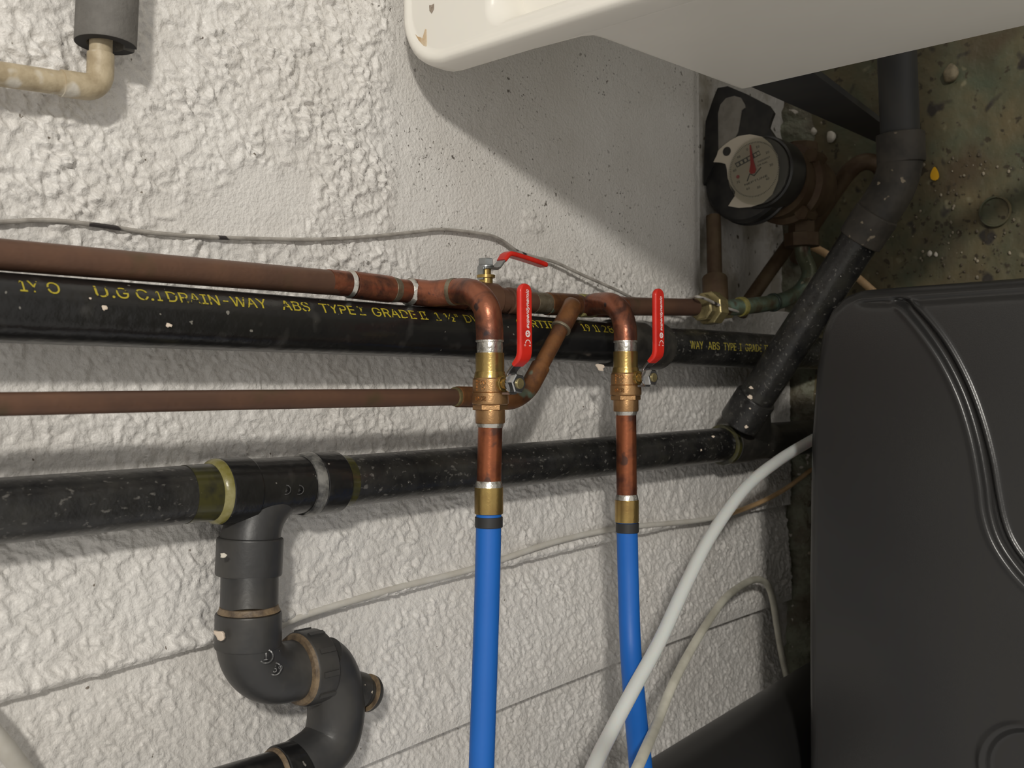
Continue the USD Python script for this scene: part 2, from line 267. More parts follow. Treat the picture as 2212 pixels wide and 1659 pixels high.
def fleck(p, n, s, seed):
    """a thin irregular drip lying on a surface with normal n."""
    r = np.random.default_rng(seed); n = np.asarray(n, float) / np.linalg.norm(n); a = np.cross(n, [0.3, 0.1, 1.0]); a /= np.linalg.norm(a); b = np.cross(n, a)
    k = 12; w = np.arange(k) * 2 * np.pi / k; q = s * (0.6 + 0.5 * r.random(k))
    base = np.asarray(p) + (np.cos(w) * q)[:, None] * a * 0.7 + (np.sin(w) * q)[:, None] * b
    return loft([base - n * s * 0.3, base + n * 0.0002, np.asarray(p) + (base - np.asarray(p)) * 0.7 + n * 0.0006])
def pebble(p, s, seed, flat=0.6):
    m = trimesh.creation.icosphere(subdivisions=2); v = np.array(m.vertices)
    v = v * (0.75 + 0.5 * meshkit.noise(v * 1.3 + seed)[:, None]) * [s, s * 0.8, s * flat]
    return v - [0, 0, v[:, 2].min()] + np.asarray(p), np.array(m.faces)

# ================================================================== THE SETTING
sm = lambda a, b, x: (lambda t: t * t * (3 - 2 * t))(np.clip((x - a) / (b - a), 0, 1))
def stucco(x, z, seed=0):
    p = np.stack([x, z, np.zeros_like(x) + seed * 3.1], -1)
    wv = np.stack([meshkit.noise(p * 90, 3), meshkit.noise(p * 90, 4), np.zeros_like(x)], -1) * 0.008
    q = p + wv
    b1 = sm(0.46, 0.66, meshkit.noise(q / 0.0078, 11)); b2 = sm(0.48, 0.68, meshkit.noise(q / 0.0043, 12)); b3 = sm(0.5, 0.75, meshkit.noise(q / 0.0030, 16))
    rg = (1 - np.abs(2 * meshkit.noise(q / 0.0060, 13) - 1)) ** 4
    big = meshkit.noise(p / 0.03, 14)
    return (0.40 * b1 + 0.40 * b2 + 0.22 * b3 + 0.42 * rg * (0.3 + big)) * (0.55 + 0.9 * big)
Z850, Z1515 = W(848, 300)[2], W(1515, 300)[2]
def seam(points):
    q = np.array([W(*p) for p in points]); o = np.argsort(q[:, 2]); q = q[o]
    s = np.polyfit(q[:, 2], q[:, 0], 2 if len(q) > 3 else 1)
    return lambda z: np.polyval(s, z)
S1 = seam([(0, 1508), (200, 1462), (470, 1396), (660, 1338), (1050, 1232), (1400, 1146), (1700, 1092)])
S2 = seam([(770, 1659), (1080, 1530), (1400, 1405), (1700, 1297)])
LUMPS = [(W(1150, 492), 0.007, 0.020, 0.0022), (W(1145, 465), 0.005, 0.012, 0.0018), (W(900, 330), 0.004, 0.02, 0.001), (W(740, 320), 0.004, 0.03, 0.0015)]
SMOOTHED = [(W(560, 440), 0.035, 0.045), (W(470, 470), 0.018, 0.03), (W(350, 440), 0.01, 0.016), (W(640, 410), 0.02, 0.02), (W(980, 565), 0.03, 0.05)]
def relief_main(x, z):
    cx = np.interp(z, [0.0, 0.5, 1.4], [W(1500, 640)[0], W(1180, 610)[0], W(0, 500)[0]])          # along the copper pipe
    panel = sm(Z850 + 0.02, Z850 - 0.01, z + 0.01 * (meshkit.noise(np.stack([x, z, 0 * x], -1) * 30, 5) - 0.5)) * sm(-0.03, 0.05, x - cx)
    low = sm(0.02, -0.03, x - cx)
    amp = 0.0044 * (1 - panel * 0.9) * (1 - 0.35 * low) * (0.55 + 0.45 * sm(0.1, 0.55, z))
    for c, rx, rz in SMOOTHED: amp = amp * (1 - 0.85 * sm(1.3, 0.7, np.hypot((x - c[0]) / rx, (z - c[2]) / rz)))
    h = amp * stucco(x, z)
    for c, rx, rz, a in LUMPS: h = h + a * sm(1.2, 0.6, np.hypot((x - c[0]) / rx, (z - c[2]) / rz) + 0.5 * (meshkit.noise(np.stack([x, z, 0 * x], -1) * 150, 6) - 0.5))
    e = x - S1(z)
    h = h + 0.004 * sm(0.0, 0.004, e) * sm(0.016, 0.006, e) * sm(0.15, 0.3, z)          # the bead of filler along the lower edge
    return h
def sheet(x0, x1, z0, z1, nx, nz, base, thick=0.03, keep=None):
    """a relief sheet on the wall between x0(z) and x1(z); keep drops faces, every open edge gets a side wall."""
    u = np.linspace(0, 1, nx); zz = np.linspace(z0, z1, nz); U, Zg = np.meshgrid(u, zz, indexing='ij')
    Xg = x0(Zg) + (x1(Zg) - x0(Zg)) * U; Y = -base(Xg, Zg)
    v = np.stack([Xg, Y, Zg], -1).reshape(-1, 3); idx = np.arange(nx * nz).reshape(nx, nz)
    q = np.stack([idx[:-1, :-1], idx[1:, :-1], idx[1:, 1:], idx[:-1, 1:]], -1).reshape(-1, 4)
    if keep is not None: c = v[q].mean(1); q = q[keep(c[:, 0], c[:, 2])]
    e = np.concatenate([q[:, [0, 1]], q[:, [1, 2]], q[:, [2, 3]], q[:, [3, 0]]]); key = np.sort(e, 1)
    _, inv, cnt = np.unique(key[:, 0] * (nx * nz) + key[:, 1], return_inverse=True, return_counts=True); e = e[cnt[inv] == 1]
    vb = v[e].copy(); n = len(v); m = len(e); bk = vb.copy(); bk[:, :, 1] = thick
    v = np.vstack([v, vb.reshape(-1, 3), bk.reshape(-1, 3)]); k = np.arange(m) * 2
    sk = np.stack([n + k + 1, n + k, n + 2 * m + k, n + 2 * m + k + 1], -1); q = np.vstack([q, sk])
    return v, np.vstack([q[:, [0, 1, 2]], q[:, [0, 2, 3]]])
wall = thing('wall_back', 'white painted plaster wall with rough stucco and lapped boards', kind='structure')
RX, RZ = 0.70, 1.40
XC = W(1500, 655)[0]
Z1700 = W(1706, 900)[2]
cst = lambda c: (lambda z: np.full_like(z, c))
def panel_edge(x, z):
    return relief_main(x, z) - 0.004 * sm(0.02, 0.0, z - Z1515 - 0.004 * meshkit.noise(np.stack([x * 60, z * 0, z * 0], -1), 3)) * (x > XC)
obj(wall, 'stucco_panel', sheet(S1, cst(RX), Z1700, RZ, 540, 720, panel_edge, 0.03, lambda x, z: (z > Z1515) | (x < XC)), 'wall', smooth=True)
def relief_b(x, z):
    e = (x - S2(z)) / np.maximum(S1(z) - S2(z), 0.02)
    st = stucco(x * 1.35, z * 1.35, 2); return 0.002 - 0.013 * np.clip(e, 0, 1) ** 1.5 + 0.0026 * st * sm(0.0, 0.1, e) * sm(1.0, 0.86, e)
def relief_c(x, z):
    e = np.clip((S2(z) - x) / 0.15, 0, 2); return -0.021 + 0.011 * e + 0.0026 * stucco(x * 1.35, z * 1.35, 5)
Zb = W(1708, 1290)[2]
obj(wall, 'board', sheet(S2, lambda z: S1(z) + 0.006, Zb, RZ, 100, 700, relief_b, 0.03), 'wall', smooth=True)
obj(wall, 'board', sheet(cst(-RX), lambda z: S2(z) + 0.008, W(1700, 1400)[2], RZ, 230, 700, relief_c, 0.03), 'wall', smooth=True)
def plainbox(a, b): return trimesh.creation.box(bounds=[a, b])
foot_y = lambda x, z: -0.017 - 0.014 * sm(XC + 0.01, XC - 0.01, x) * sm(0.02, 0.06, z) + 0.004 * meshkit.fbm(np.stack([x * 30, z * 30, z * 0], -1), 4)
obj(wall, 'footing', sheet(cst(-1.8), cst(1.8), 0.0, 0.40, 500, 60, foot_y, 0.12), 'footing', 'stained bare footing below the panels', smooth=True)
for k, (a, b) in enumerate([((-1.8, 0.0, 0.35), (-RX + 0.002, 0.03, 2.4)), ((RX - 0.002, 0.0, 0.28), (1.8, 0.03, 2.4)), ((-RX, 0.0, RZ - 0.002), (RX, 0.03, 2.4))]):
    obj(wall, 'stucco_panel', plainbox(a, b), 'wall', smooth=False)
fx, fy = np.meshgrid(np.linspace(-1.8, 1.8, 360), np.linspace(-2.6, 0.02, 262), indexing='ij')
fz = 0.006 * (meshkit.fbm(np.stack([fx * 14, fy * 14, fx * 0], -1), 5) - 0.5) - 0.003
fz = fz + 0.012 * sm(-0.045, 0.0, fy) * meshkit.noise(np.stack([fx * 60, fy * 60, fx * 0], -1), 9)
idx = np.arange(fx.size).reshape(fx.shape); q = np.stack([idx[:-1, :-1], idx[1:, :-1], idx[1:, 1:], idx[:-1, 1:]], -1).reshape(-1, 4)
flo = thing('floor', 'dirty green painted concrete floor', kind='structure')
obj(flo, 'slab', (np.stack([fx, fy, fz], -1).reshape(-1, 3), q), 'floor', smooth=True)
crx = np.linspace(-1.0, 1.0, 260)
def crust_profile():
    rings = []
    for x in crx:
        a = meshkit.noise(np.array([x * 40, 0.3, 0.1]), 2); c = meshkit.noise(np.array([x * 90, 1.3, 0.1]), 3)
        w, h = 0.016 + 0.02 * a, 0.012 + 0.026 * a * c
        rings.append([[x, 0.02, -0.004], [x, -w, -0.004], [x, -w * 0.8, h * 0.25], [x, -w * 0.4, h * 0.55], [x, 0.004, h], [x, 0.02, h]])
    return loft(rings)
obj(flo, 'damp_crust', crust_profile(), 'crust', 'flaking brown crust along the wall', smooth=60)

# ================================================================== LAUNDRY TUB
def rrect(x0, x1, y0, y1, r, z, n=10):
    out = []
    for cx, cy, a0 in ((x1 - r, y1 - r, 0), (x0 + r, y1 - r, 90), (x0 + r, y0 + r, 180), (x1 - r, y0 + r, 270)):
        for t in np.linspace(0, 90, n): a = math.radians(a0 + t); out.append((cx + r * math.cos(a), cy + r * math.sin(a), z))
    return np.array(out)
XL, XR, YB, YF, ZT = 0.3065, 0.86, -0.024, -0.62, 0.865
def rr(d, r, z, back=0.0): return rrect(XL + d, XR - d, YF + d, YB - d - back, r, z)
def rq(dx, yb, r, z): return rrect(XL + dx, XR - dx, YF + dx, yb, r, z)
rings = [rq(0.022, -0.228, 0.006, 0.552), rq(0.013, -0.219, 0.012, 0.554), rq(0.009, -0.2155, 0.014, 0.559), rq(0.0075, -0.2165, 0.014, 0.64), rq(0.0055, -0.218, 0.014, 0.72), rq(0.0035, -0.2195, 0.014, 0.80), rq(0.003, -0.218, 0.014, 0.818),
         rq(0.003, -0.205, 0.016, 0.8245), rq(0.003, -0.15, 0.02, 0.828), rq(0.004, YB - 0.004, 0.05, 0.8325), rr(0.001, 0.052, 0.833, 0.0)]
rings += [rr(0.0, 0.053, 0.836), rr(0.0, 0.053, 0.853), rr(0.001, 0.053, 0.8610), rr(0.0035, 0.053, 0.8655), rr(0.0065, 0.052, 0.8668), rr(0.0095, 0.05, 0.8655), rr(0.012, 0.05, 0.8637), rr(0.014, 0.05, 0.8632)]
def inn(d, r, z): return rrect(XL + 0.0195 + d, XR - 0.03 - d, YF + 0.04 + d, YB - 0.115 - 1.4 * d, r, z)
rings += [inn(-0.002, 0.02, 0.8632), inn(0.001, 0.02, 0.862), inn(0.004, 0.02, 0.858), inn(0.007, 0.02, 0.850), inn(0.009, 0.02, 0.84), inn(0.014, 0.02, 0.76), inn(0.02, 0.02, 0.58), inn(0.028, 0.02, 0.57)]
tub = thing('laundry_tub', 'white plastic laundry tub with rounded rim on dark legs, above the water meter', 'laundry tub', (0.55, -0.32, 0.0))
obj(tub, 'basin', loft(rings), 'tub', smooth=40)
def taper(top, bot, w0, w1, t):
    c = [np.array(top), np.array(bot)]; pts = []
    for p, w in zip(c, (w0, w1)):
        for sx in (-1, 1):
            for sy in (-1, 1): pts.append(p + np.array([sx * t, sy * w, 0]))
    return hull(np.array(pts))
for x in (0.352, 0.81):
    for yt, yb in (((-0.182, -0.272), (-0.150, -0.182)), ((-0.600, -0.522), (-0.64, -0.618))):
        c = np.array([(x + sx * 0.004 + (0.008 if z < .1 else 0) * (1 if x > .5 else 1), y, z) for sx in (-1, 1) for z, yy in ((0.553, yt), (0.0, yb)) for y in yy])
        obj(tub, 'leg', hull(c), 'leg', smooth=False)
o = Zp(930, 18, ZT); o[2] = 0.8634
shield = Polygon([(-0.0032, 0.004), (0, 0.0034), (0.0032, 0.004), (0.003, -0.001), (0, -0.0045), (-0.003, -0.001)])
obj(tub, 'chip', poly3(shield, o, np.array([0, -1.0, 0]), np.array([1.0, 0, 0]), np.array([0, 0, 1.0]), 0.0004), 'chip', 'small brown shield-shaped chip', smooth=False)
stain = [(879, 76), (888, 68), (900, 80), (912, 84), (918, 64), (919, 98), (900, 92), (893, 98), (905, 114), (897, 112), (886, 97)]
sp = [Zp(a, b, 0.8645) for a, b in stain]; c0 = np.mean(sp, 0)
obj(tub, 'rust_stain', poly3(Polygon([(p[0] - c0[0], p[1] - c0[1]) for p in sp]).buffer(0.0008), c0 - [0, 0, 0.0012], np.array([1.0, 0, 0]), np.array([0, 1.0, 0]), np.array([0, 0, 1.0]), 0.0006), 'tub_rust', 'tan rust stain in the corner', smooth=False)

# ================================================================== GREY INSULATION AND BEIGE PIPE (upper left)
OI = 0.029
e = thing('painted_pipe', 'beige painted copper pipe turning into a grey foam sleeve', 'pipe', W(200, 190, OI))
p0, p1, p2 = W(-160, 136, OI), W(216, 192, OI), W(222, -90, OI)
rb = rad(50, p1); pu = (p0 - p1) / np.linalg.norm(p0 - p1); pv = (p2 - p1) / np.linalg.norm(p2 - p1)
obj(e, 'pipe', tube([beyond(p0, p1, 0.75), p1 + pu * 0.016], rb), 'beige')
obj(e, 'elbow', tube(bend([p1 + pu * 0.03, p1, p1 + pv * 0.027], 0.012), rb * 1.13), 'beige')
obj(e, 'pipe', tube([p1 + pv * 0.012, p2], rb * 0.96), 'beige')
e = thing('pipe_insulation', 'grey foam insulation sleeve around the beige pipe', 'pipe insulation', W(232, 92, OI))
a, b = W(228, 97, OI), W(238, -120, OI); ro = rad(128, a)
d = (b - a) / np.linalg.norm(b - a)
t_, A_, B_ = frames([a, b])
w = np.linspace(0.18, 2 * np.pi - 0.18, 48)
cam_side = (CAM - a) - d * ((CAM - a) @ d); cam_side /= np.linalg.norm(cam_side)
perp = np.cross(d, cam_side); slit = 0.25 * cam_side - 0.97 * np.array([0, 0, 1.0]); slit -= d * (slit @ d); slit /= np.linalg.norm(slit); s2 = np.cross(d, slit)
def cring(c, r0, r1):
    o_ = [c + r0 * (math.cos(x) * slit + math.sin(x) * s2) for x in w] + [c + r1 * (math.cos(x) * slit + math.sin(x) * s2) for x in w[::-1]]
    return np.array(o_)
obj(e, 'sleeve', loft([cring(a, ro * 0.99, ro * 0.62), cring(a + d * 0.001, ro, ro * 0.6), cring(b, ro, ro * 0.6)], False, False), 'insul')
rimv = cring(a, ro * 0.99, ro * 0.62); nn = len(w); q = np.array([[i, i + 1, 2 * nn - 2 - i, 2 * nn - 1 - i] for i in range(nn - 1)])
obj(e, 'cut_end', (rimv, np.vstack([q[:, [0, 1, 2]], q[:, [0, 2, 3]]])), 'insul_in', 'dark cut end', smooth=False)

# ================================================================== WIRES ON THE WALL
def pxpath(pts): return spline([W(*p) for p in pts], 10)
g = thing('ground_wire', 'thin grey painted wire wandering across the wall above the copper pipe', 'wire', W(960, 497, 0.006))
pts = [(-900, 430, .006), (-400, 470, .006), (-80, 483, .006), (0, 480, .006), (100, 476, .006), (200, 485, .006), (330, 503, .006), (450, 512, .006), (600, 517, .006), (700, 517, .006), (800, 511, .006), (900, 501, .006), (960, 496, .006), (1050, 507, .007), (1085, 520, .007),
       (1120, 544, .007), (1165, 558, .008), (1200, 567, .01), (1250, 590, .014), (1330, 626, .02), (1375, 646, .024), (1440, 655, .03), (1490, 645, .052), (1505, 641, .078), (1525, 646, .08), (1560, 662, .078), (1600, 674, .072), (1630, 674, .06), (1660, 662, .04)]
P = pxpath(pts); obj(g, 'wire', tube(P, 0.0019, 10), 'wire')
for (a, b) in ((620, 500), (940, 499)):
    pass
c = thing('seam_cable', 'painted cable pinned along the board seam, turning tan near the corner', 'cable', W(1300, 1140, 0.006))
pts = [(600, 1352, .003), (680, 1322, .004), (850, 1272, .005), (1030, 1226, .006), (1200, 1170, .007), (1330, 1142, .007), (1450, 1130, .007), (1510, 1124, .008), (1570, 1112, .010), (1640, 1086, .016), (1690, 1060, .018), (1730, 1032, .02), (1765, 1004, .022)]
P = pxpath(pts); k = 80
obj(c, 'painted_run', tube(P[:k + 1], 0.0034, 12), 'wire_white'); obj(c, 'bare_run', tube(P[k:], 0.0036, 12), 'wire_tan', 'bare tan end')

# ================================================================== BLACK DRAIN PIPES
def lettering(parent, axis_a, axis_b, r, words, ang, h, material, off=0.00035):
    """words: (text, px start, px end) along the pipe, ang: degrees up from the side that faces the camera."""
    a, b = np.asarray(axis_a), np.asarray(axis_b); d = (b - a) / np.linalg.norm(b - a)
    for s, x0, x1, ym in words:
        p0, p1 = [a + d * (((lambda r_: (np.cross(np.cross(d, r_), r_)) @ (CAM - a) / ((np.cross(np.cross(d, r_), r_)) @ d))(ray(px, ym)))) for px in (x0, x1)]
        Lw = np.linalg.norm(p1 - p0); mid = (p0 + p1) / 2
        n = (CAM - mid) - d * ((CAM - mid) @ d); n /= np.linalg.norm(n); up = np.cross(n, d)
        m = meshkit.text_mesh(s, h, 0.0003); v = np.array(m.vertices); f = np.array(m.faces)
        v[:, 0] -= v[:, 0].min(); v[:, 0] *= Lw / v[:, 0].max()
        v, f = trimesh.remesh.subdivide_to_size(v, f, 0.003)
        th = math.radians(ang) + (v[:, 1] - h / 2) / r; R = r + off - 0.0003 + v[:, 2]
        q = p0 + v[:, :1] * d + (R * np.cos(th))[:, None] * n + (R * np.sin(th))[:, None] * up
        obj(parent, 'lettering', (q, f), material, kind=None, smooth=False)
OU = 0.058
ua, ub = W(-170, 654, OU), W(1345, 742.5, OU); ru = rad(153, W(0, 660, OU))
dr = thing('drain_pipe', 'black plastic drain pipe with yellow lettering directly below the copper pipe', 'drain pipe', ub)
obj(dr, 'pipe', tube([beyond(ua, ub, 0.75), lerp(ua, ub, .5), ub], ru, 48), 'abs')
uc, ud = W(1300, 741, OU), W(1790, 764, OU); du = (ud - uc) / np.linalg.norm(ud - uc)
obj(dr, 'coupling', cyl(W(1312, 741, OU), W(1388, 746, OU), ru * 1.14, 0.002, 48), 'abs_dirty')
obj(dr, 'cement_ring', cyl(W(1380, 745, OU), W(1388, 746, OU), ru * 1.23, 0.001, 48), 'cement_clear', 'pale dried cement ring')
obj(dr, 'hub', cyl(W(1386, 746, OU), W(1422, 748, OU), ru * 1.2, 0.0025, 48), 'abs_dirty')
obj(dr, 'pipe', tube([W(1380, 745, OU), W(1560, 754, OU), W(1800, 765, OU)], ru, 48), 'abs_paint', 'paint-spattered lower length')
for i, (px, py, s) in enumerate([(222, 665, .0045), (365, 702, .0035), (195, 645, .0015)]):
    dd = ray(px, py); p = W(px, py, OU + ru * 0.98)
    obj(dr, 'paint_drip', fleck(p, CAM - p, s * 0.8, 30 + i), 'paint_chip', smooth=False)
for i, (px, py, s) in enumerate([(1296, 793, .006), (1414, 770, .008)]):
    p = W(px, py, OU + ru * 0.9); obj(dr, 'cement_drip', fleck(p, CAM - p, s, 40 + i), 'rust_seal' if i else 'paint_chip', smooth=False)
lettering(dr, ua, ub, ru, [('1Y', 18, 60, 606), ('O', 78, 105, 606), ('U', 180, 208, 622), ('.G', 215, 252, 628), ('C.', 268, 304, 634), ('1', 312, 323, 630), ('DRAIN-WAY', 334, 549, 645), ('ABS', 581, 641, 654), ('TYPE', 664, 738, 661), ('I', 747, 760, 665),
                           ('GRADE', 776, 870, 671), ('II', 878, 894, 681), ('1 ½"', 911, 962, 687), ('DW', 975, 1013, 690), ('CERTIFIED', 1088, 1206, 703), ('19', 1228, 1246, 711), ('11', 1255, 1265, 714), ('28', 1273, 1296, 716)], 40, 0.0098, 'yellow_ink')
lettering(dr, W(1380, 745, OU), W(1800, 765, OU), ru, [('WAY', 1456, 1484, 752), ('ABS', 1495, 1520, 752), ('TYPE', 1529, 1556, 752), ('I', 1564, 1568, 752), ('GRADE', 1576, 1612, 752), ('II', 1618, 1626, 754), ('1½', 1640, 1660, 754)], 8, 0.0098, 'yellow_worn')

OL = 0.041
sa, s1, s2_, s3 = W(-170, 1118, OL), W(468, 1062, OL), W(700, 1043, OL), W(1585, 958, OL)
rl = rad(143, W(0, 1101, OL))
st = thing('drain_stack', 'paint-spattered black drain stack with a sweep branch feeding off the trap', 'drain pipe', s3)
obj(st, 'pipe', tube([beyond(sa, s1, 0.75), lerp(sa, s1, .5), s1], rl, 48), 'abs_paint')
obj(st, 'cement_smear', tube([W(398, 1068, OL), W(425, 1066, OL), W(468, 1062, OL)], rl + 0.0004, 48), 'cement_dark', 'olive cement smear')
obj(st, 'cement_ring', lathe(W(452, 1063, OL), s1 - sa, [(0, rl), (0.001, rl * 1.06), (0.004, rl * 1.15), (0.007, rl * 1.17), (0.010, rl * 1.15), (0.0105, rl)], 48), 'cement', 'yellow cement bead')
obj(st, 'hub', cyl(W(468, 1062, OL), W(534, 1057, OL), rl * 1.19, 0.002, 48), 'abs')
obj(st, 'tee_body', cyl(W(520, 1058, OL), W(660, 1046, OL), rl * 1.09, 0.001, 48), 'abs')
obj(st, 'cement_ring', lathe(W(650, 1047, OL), s2_ - s1, [(0, rl), (0, rl * 1.16), (0.004, rl * 1.24), (0.009, rl * 1.24), (0.0095, rl)], 48), 'cement_clear', 'pale dried cement ring')
obj(st, 'hub', cyl(W(670, 1045, OL), W(724, 1041, OL), rl * 1.2, 0.002, 48), 'abs')
obj(st, 'cement_smear', tube([W(720, 1041, OL), W(745, 1039, OL)], rl + 0.0004, 48), 'cement_dark', 'olive cement smear')
obj(st, 'pipe', tube([W(700, 1043, OL), W(1150, 1001, OL), s3], rl, 48), 'abs_paint')
# sweep branch
rbz = rad(132, W(540, 1170, OL))
br = bend([W(690, 1052, OL), W(548, 1064, OL), W(541, 1170, OL)], 0.042, 18)
obj(st, 'sweep_branch', tube(br, np.linspace(rl * 0.8, rbz * 1.0, len(br)), 40), 'abs_dusty')
obj(st, 'branch_hub', cyl(W(541, 1160, OL), W(537, 1243, OL), rad(142, W(540, 1200, OL)), 0.002, 48), 'abs_dusty')
# bottom of the stack: hub, wye and inlet of the branch under the tub
obj(st, 'cement_ring', lathe(W(1558, 961, OL), s3 - s2_, [(0, rl), (0.002, rl * 1.2), (0.008, rl * 1.22), (0.010, rl)], 48), 'cement_dark')
obj(st, 'hub', cyl(W(1568, 960, OL), W(1612, 956, OL), rl * 1.2, 0.002, 48), 'abs_dirty')
foot = np.array([W(1690, 948, OL)[0], -OL, 0.0])
obj(st, 'wye_body', tube([W(1600, 957, OL), W(1680, 950, OL), foot + [0, 0, -0.002]], rl * 1.12, 40), 'abs_dirty')
BA, BB = W(1606, 900, 0.068), W(1882, 482, 0.25)
bd = (BB - BA) / np.linalg.norm(BB - BA)
obj(st, 'wye_branch', tube(bend([W(1665, 955, OL), W(1628, 935, OL + 0.004), BA + bd * 0.02], 0.02), rl * 1.08, 40), 'abs_dirty')
obj(st, 'hub', cyl(BA - bd * 0.012, BA + bd * 0.034, rl * 1.22, 0.0025, 48), 'abs_paint')
for i, (px, py, s) in enumerate([(1622, 838, .004), (1620, 858, .005), (1648, 848, .0045), (1663, 872, .0055), (1612, 922, .004), (1540, 943, .0035), (1512, 972, .004)]):
    p = W(px, py, (0.105 if px > 1600 else OL + rl * 0.95)); obj(st, 'paint_drip', fleck(p, CAM - p, s * 0.8, 60 + i), 'paint_chip', smooth=False)
# raised circular marks on the tee
def emb(parent, px, py, off, size, nrm, s='A'):
    p = W(px, py, off); n = np.asarray(nrm, float); n /= np.linalg.norm(n); u = np.cross([0, 0, 1.0], n); u = -np.cross(n, IU); u /= np.linalg.norm(u); v = np.cross(n, u)
    rg = Point(0, 0).buffer(size, 20).difference(Point(0, 0).buffer(size * 0.82, 20))
    obj(parent, 'moulded_mark', cat_(poly3(rg, p - n * 0.002, u, v, n, 0.0026), text3(s, size, p - n * 0.002 - u * size * 0.35 - v * size * 0.5, u, v, 0.0026)), 'abs', smooth=False)
for px, py in ((618, 1058), (646, 1058)):
    p = W(px, py, OL); n = CAM - p; n[0] *= 1; emb(st, px, py, OL + rl * 1.07, 0.0042, n, '+')

dw = thing('tub_waste_pipe', 'dusty black waste pipe running from the stack up to under the tub', 'drain pipe', BB)
obj(dw, 'pipe', tube([BA + bd * 0.028, lerp(BA, BB, .5), BB], rl * 1.05, 40), 'abs_paint')
E1 = W(1948, 378, 0.275)
AX = E1 + np.array([0.36, 0.0, 0.03])
ad = (AX - E1) / np.linalg.norm(AX - E1)
obj(dw, 'elbow', tube(bend([BB - bd * 0.005, E1, E1 + ad * 0.045], 0.03), rl * 1.16, 40), 'pipe_dust')
obj(dw, 'hub', cyl(BB - bd * 0.026, BB + bd * 0.014, rl * 1.22, 0.0025, 40), 'pipe_dust')
obj(dw, 'hub', cyl(E1 + ad * 0.014, E1 + ad * 0.052, rl * 1.26, 0.0025, 40), 'pipe_dust')
obj(dw, 'pipe', tube([E1 + ad * 0.05, AX], rl * 1.02, 40), 'leg')

# ================================================================== TRAP (lower left)
OT = 0.055
tr = thing('trap', 'dusty black plastic trap with union nut, bend and cleanout plug', 'pipe trap', W(650, 1440, OT))
T0, T1, T2, T3 = W(539, 1220, OT), W(538, 1410, OT), W(540, 1462, OT), W(668, 1430, OT)
rt = rad(124, W(538, 1270, OT)); rth = rad(142, W(536, 1340, OT))
obj(tr, 'pipe', tube([W(540, 1225, OL), W(538, 1330, OT)], rt, 48), 'abs_dusty')
obj(tr, 'cement_ring', lathe(W(538, 1308, OT), W(538, 1330, OT) - W(538, 1308, OT), [(0, rt), (0.002, rt * 1.02), (0.0045, rt * 1.08), (0.006, rt)], 48), 'rust_seal', 'brown cement line')
obj(tr, 'hub', cyl(W(537, 1322, OT), W(536, 1398, OT), rth, 0.0015, 48), 'abs_dusty')
el = bend([W(536, 1392, OT), W(533, 1470, OT), W(650, 1444, OT)], 0.037, 20)
obj(tr, 'elbow', tube(el, np.linspace(rth * 0.97, rth * 0.94, len(el)), 48), 'abs_dusty')
un0, un1 = W(644, 1446, OT), W(696, 1434, OT); ud_ = (un1 - un0) / np.linalg.norm(un1 - un0)
rn = rad(158, W(665, 1440, OT))
obj(tr, 'gasket', lathe(un0 - ud_ * 0.004, ud_, [(0, rn * 0.8), (0.001, rn * 0.93), (0.004, rn * 0.97), (0.006, rn * 0.9)], 48), 'rust_seal', 'rusty brown gasket')
rg = lathe(un0, ud_, [(0, rn * 0.8), (0, rn * 0.97), (0.0015, rn), (0.020, rn), (0.0215, rn * 0.97), (0.022, rn * 0.7)], 48)
nut_ribs = []
for k in range(10):
    a_ = k * 2 * np.pi / 10; t0, A0, B0 = frames([un0, un1]); rr_ = rn * (math.cos(a_) * A0[0] + math.sin(a_) * B0[0])
    tg = -math.sin(a_) * A0[0] + math.cos(a_) * B0[0]; nr = rr_ / rn
    nut_ribs.append(hull(np.array([un0 + ud_ * h + rr_ + tg * s + nr * e_ for h in (0.004, 0.0195) for s in (-0.0022, 0.0022) for e_ in (-0.002, 0.0013)])))
obj(tr, 'union_nut', cat_(rg, *nut_ribs), 'abs_dusty')
rbd = rad(112, W(720, 1530, OT))
U_ = spline([W(686, 1436, OT), W(706, 1452, OT), W(722, 1490, OT), W(726, 1540, OT), W(716, 1592, OT), W(690, 1626, OT), W(648, 1655, OT)], 10)
obj(tr, 'return_bend', tube(U_, np.linspace(rbd * 1.16, rbd * 1.05, len(U_)), 48), 'abs_dusty')
p0, p1 = W(598, 1671, OT), W(664, 1650, OT)
obj(tr, 'hub', cyl(p0, p1, rad(118, p0), 0.002, 48), 'abs')
vd = (p1 - p0) / np.linalg.norm(p1 - p0)
obj(tr, 'cement_ring', lathe(p0 - vd * 0.004, vd, [(0, rad(92, p0)), (0.001, rad(106, p0)), (0.004, rad(110, p0)), (0.006, rad(96, p0))], 40), 'rust_seal', 'tan cement ring')
obj(tr, 'tail_pipe', tube([p0 + vd * 0.004, W(360, 1745, OT), p0 - vd * 1.1], rad(98, p0), 40), 'abs')
c0 = W(775, 1492, OT + 0.004); cd = W(835, 1507, OT + 0.004) - c0; cd /= np.linalg.norm(cd); rc = rad(72, c0)
plug = obj(tr, 'cleanout_plug', lathe(c0 - cd * 0.012, cd, [(0, rc * 1.1), (0.014, rc * 1.1), (0.0145, rc * .86), (0.022, rc * .86), (0.0225, rc * 1.06), (0.026, rc * 1.1), (0.029, rc * 0.98), (0.032, rc * .7)], 40), 'abs_dirty')
obj(plug, 'gasket', lathe(c0 - cd * 0.012 + cd * 0.0215, cd, [(0, rc * .9), (0.0002, rc * 1.12), (0.0015, rc * 1.12), (0.0017, rc * .9)], 40), 'rust_seal')
obj(plug, 'square_key', cyl(c0 + cd * 0.019, c0 + cd * 0.026, rc * .32, 0.0008, 4), 'abs_dirty')
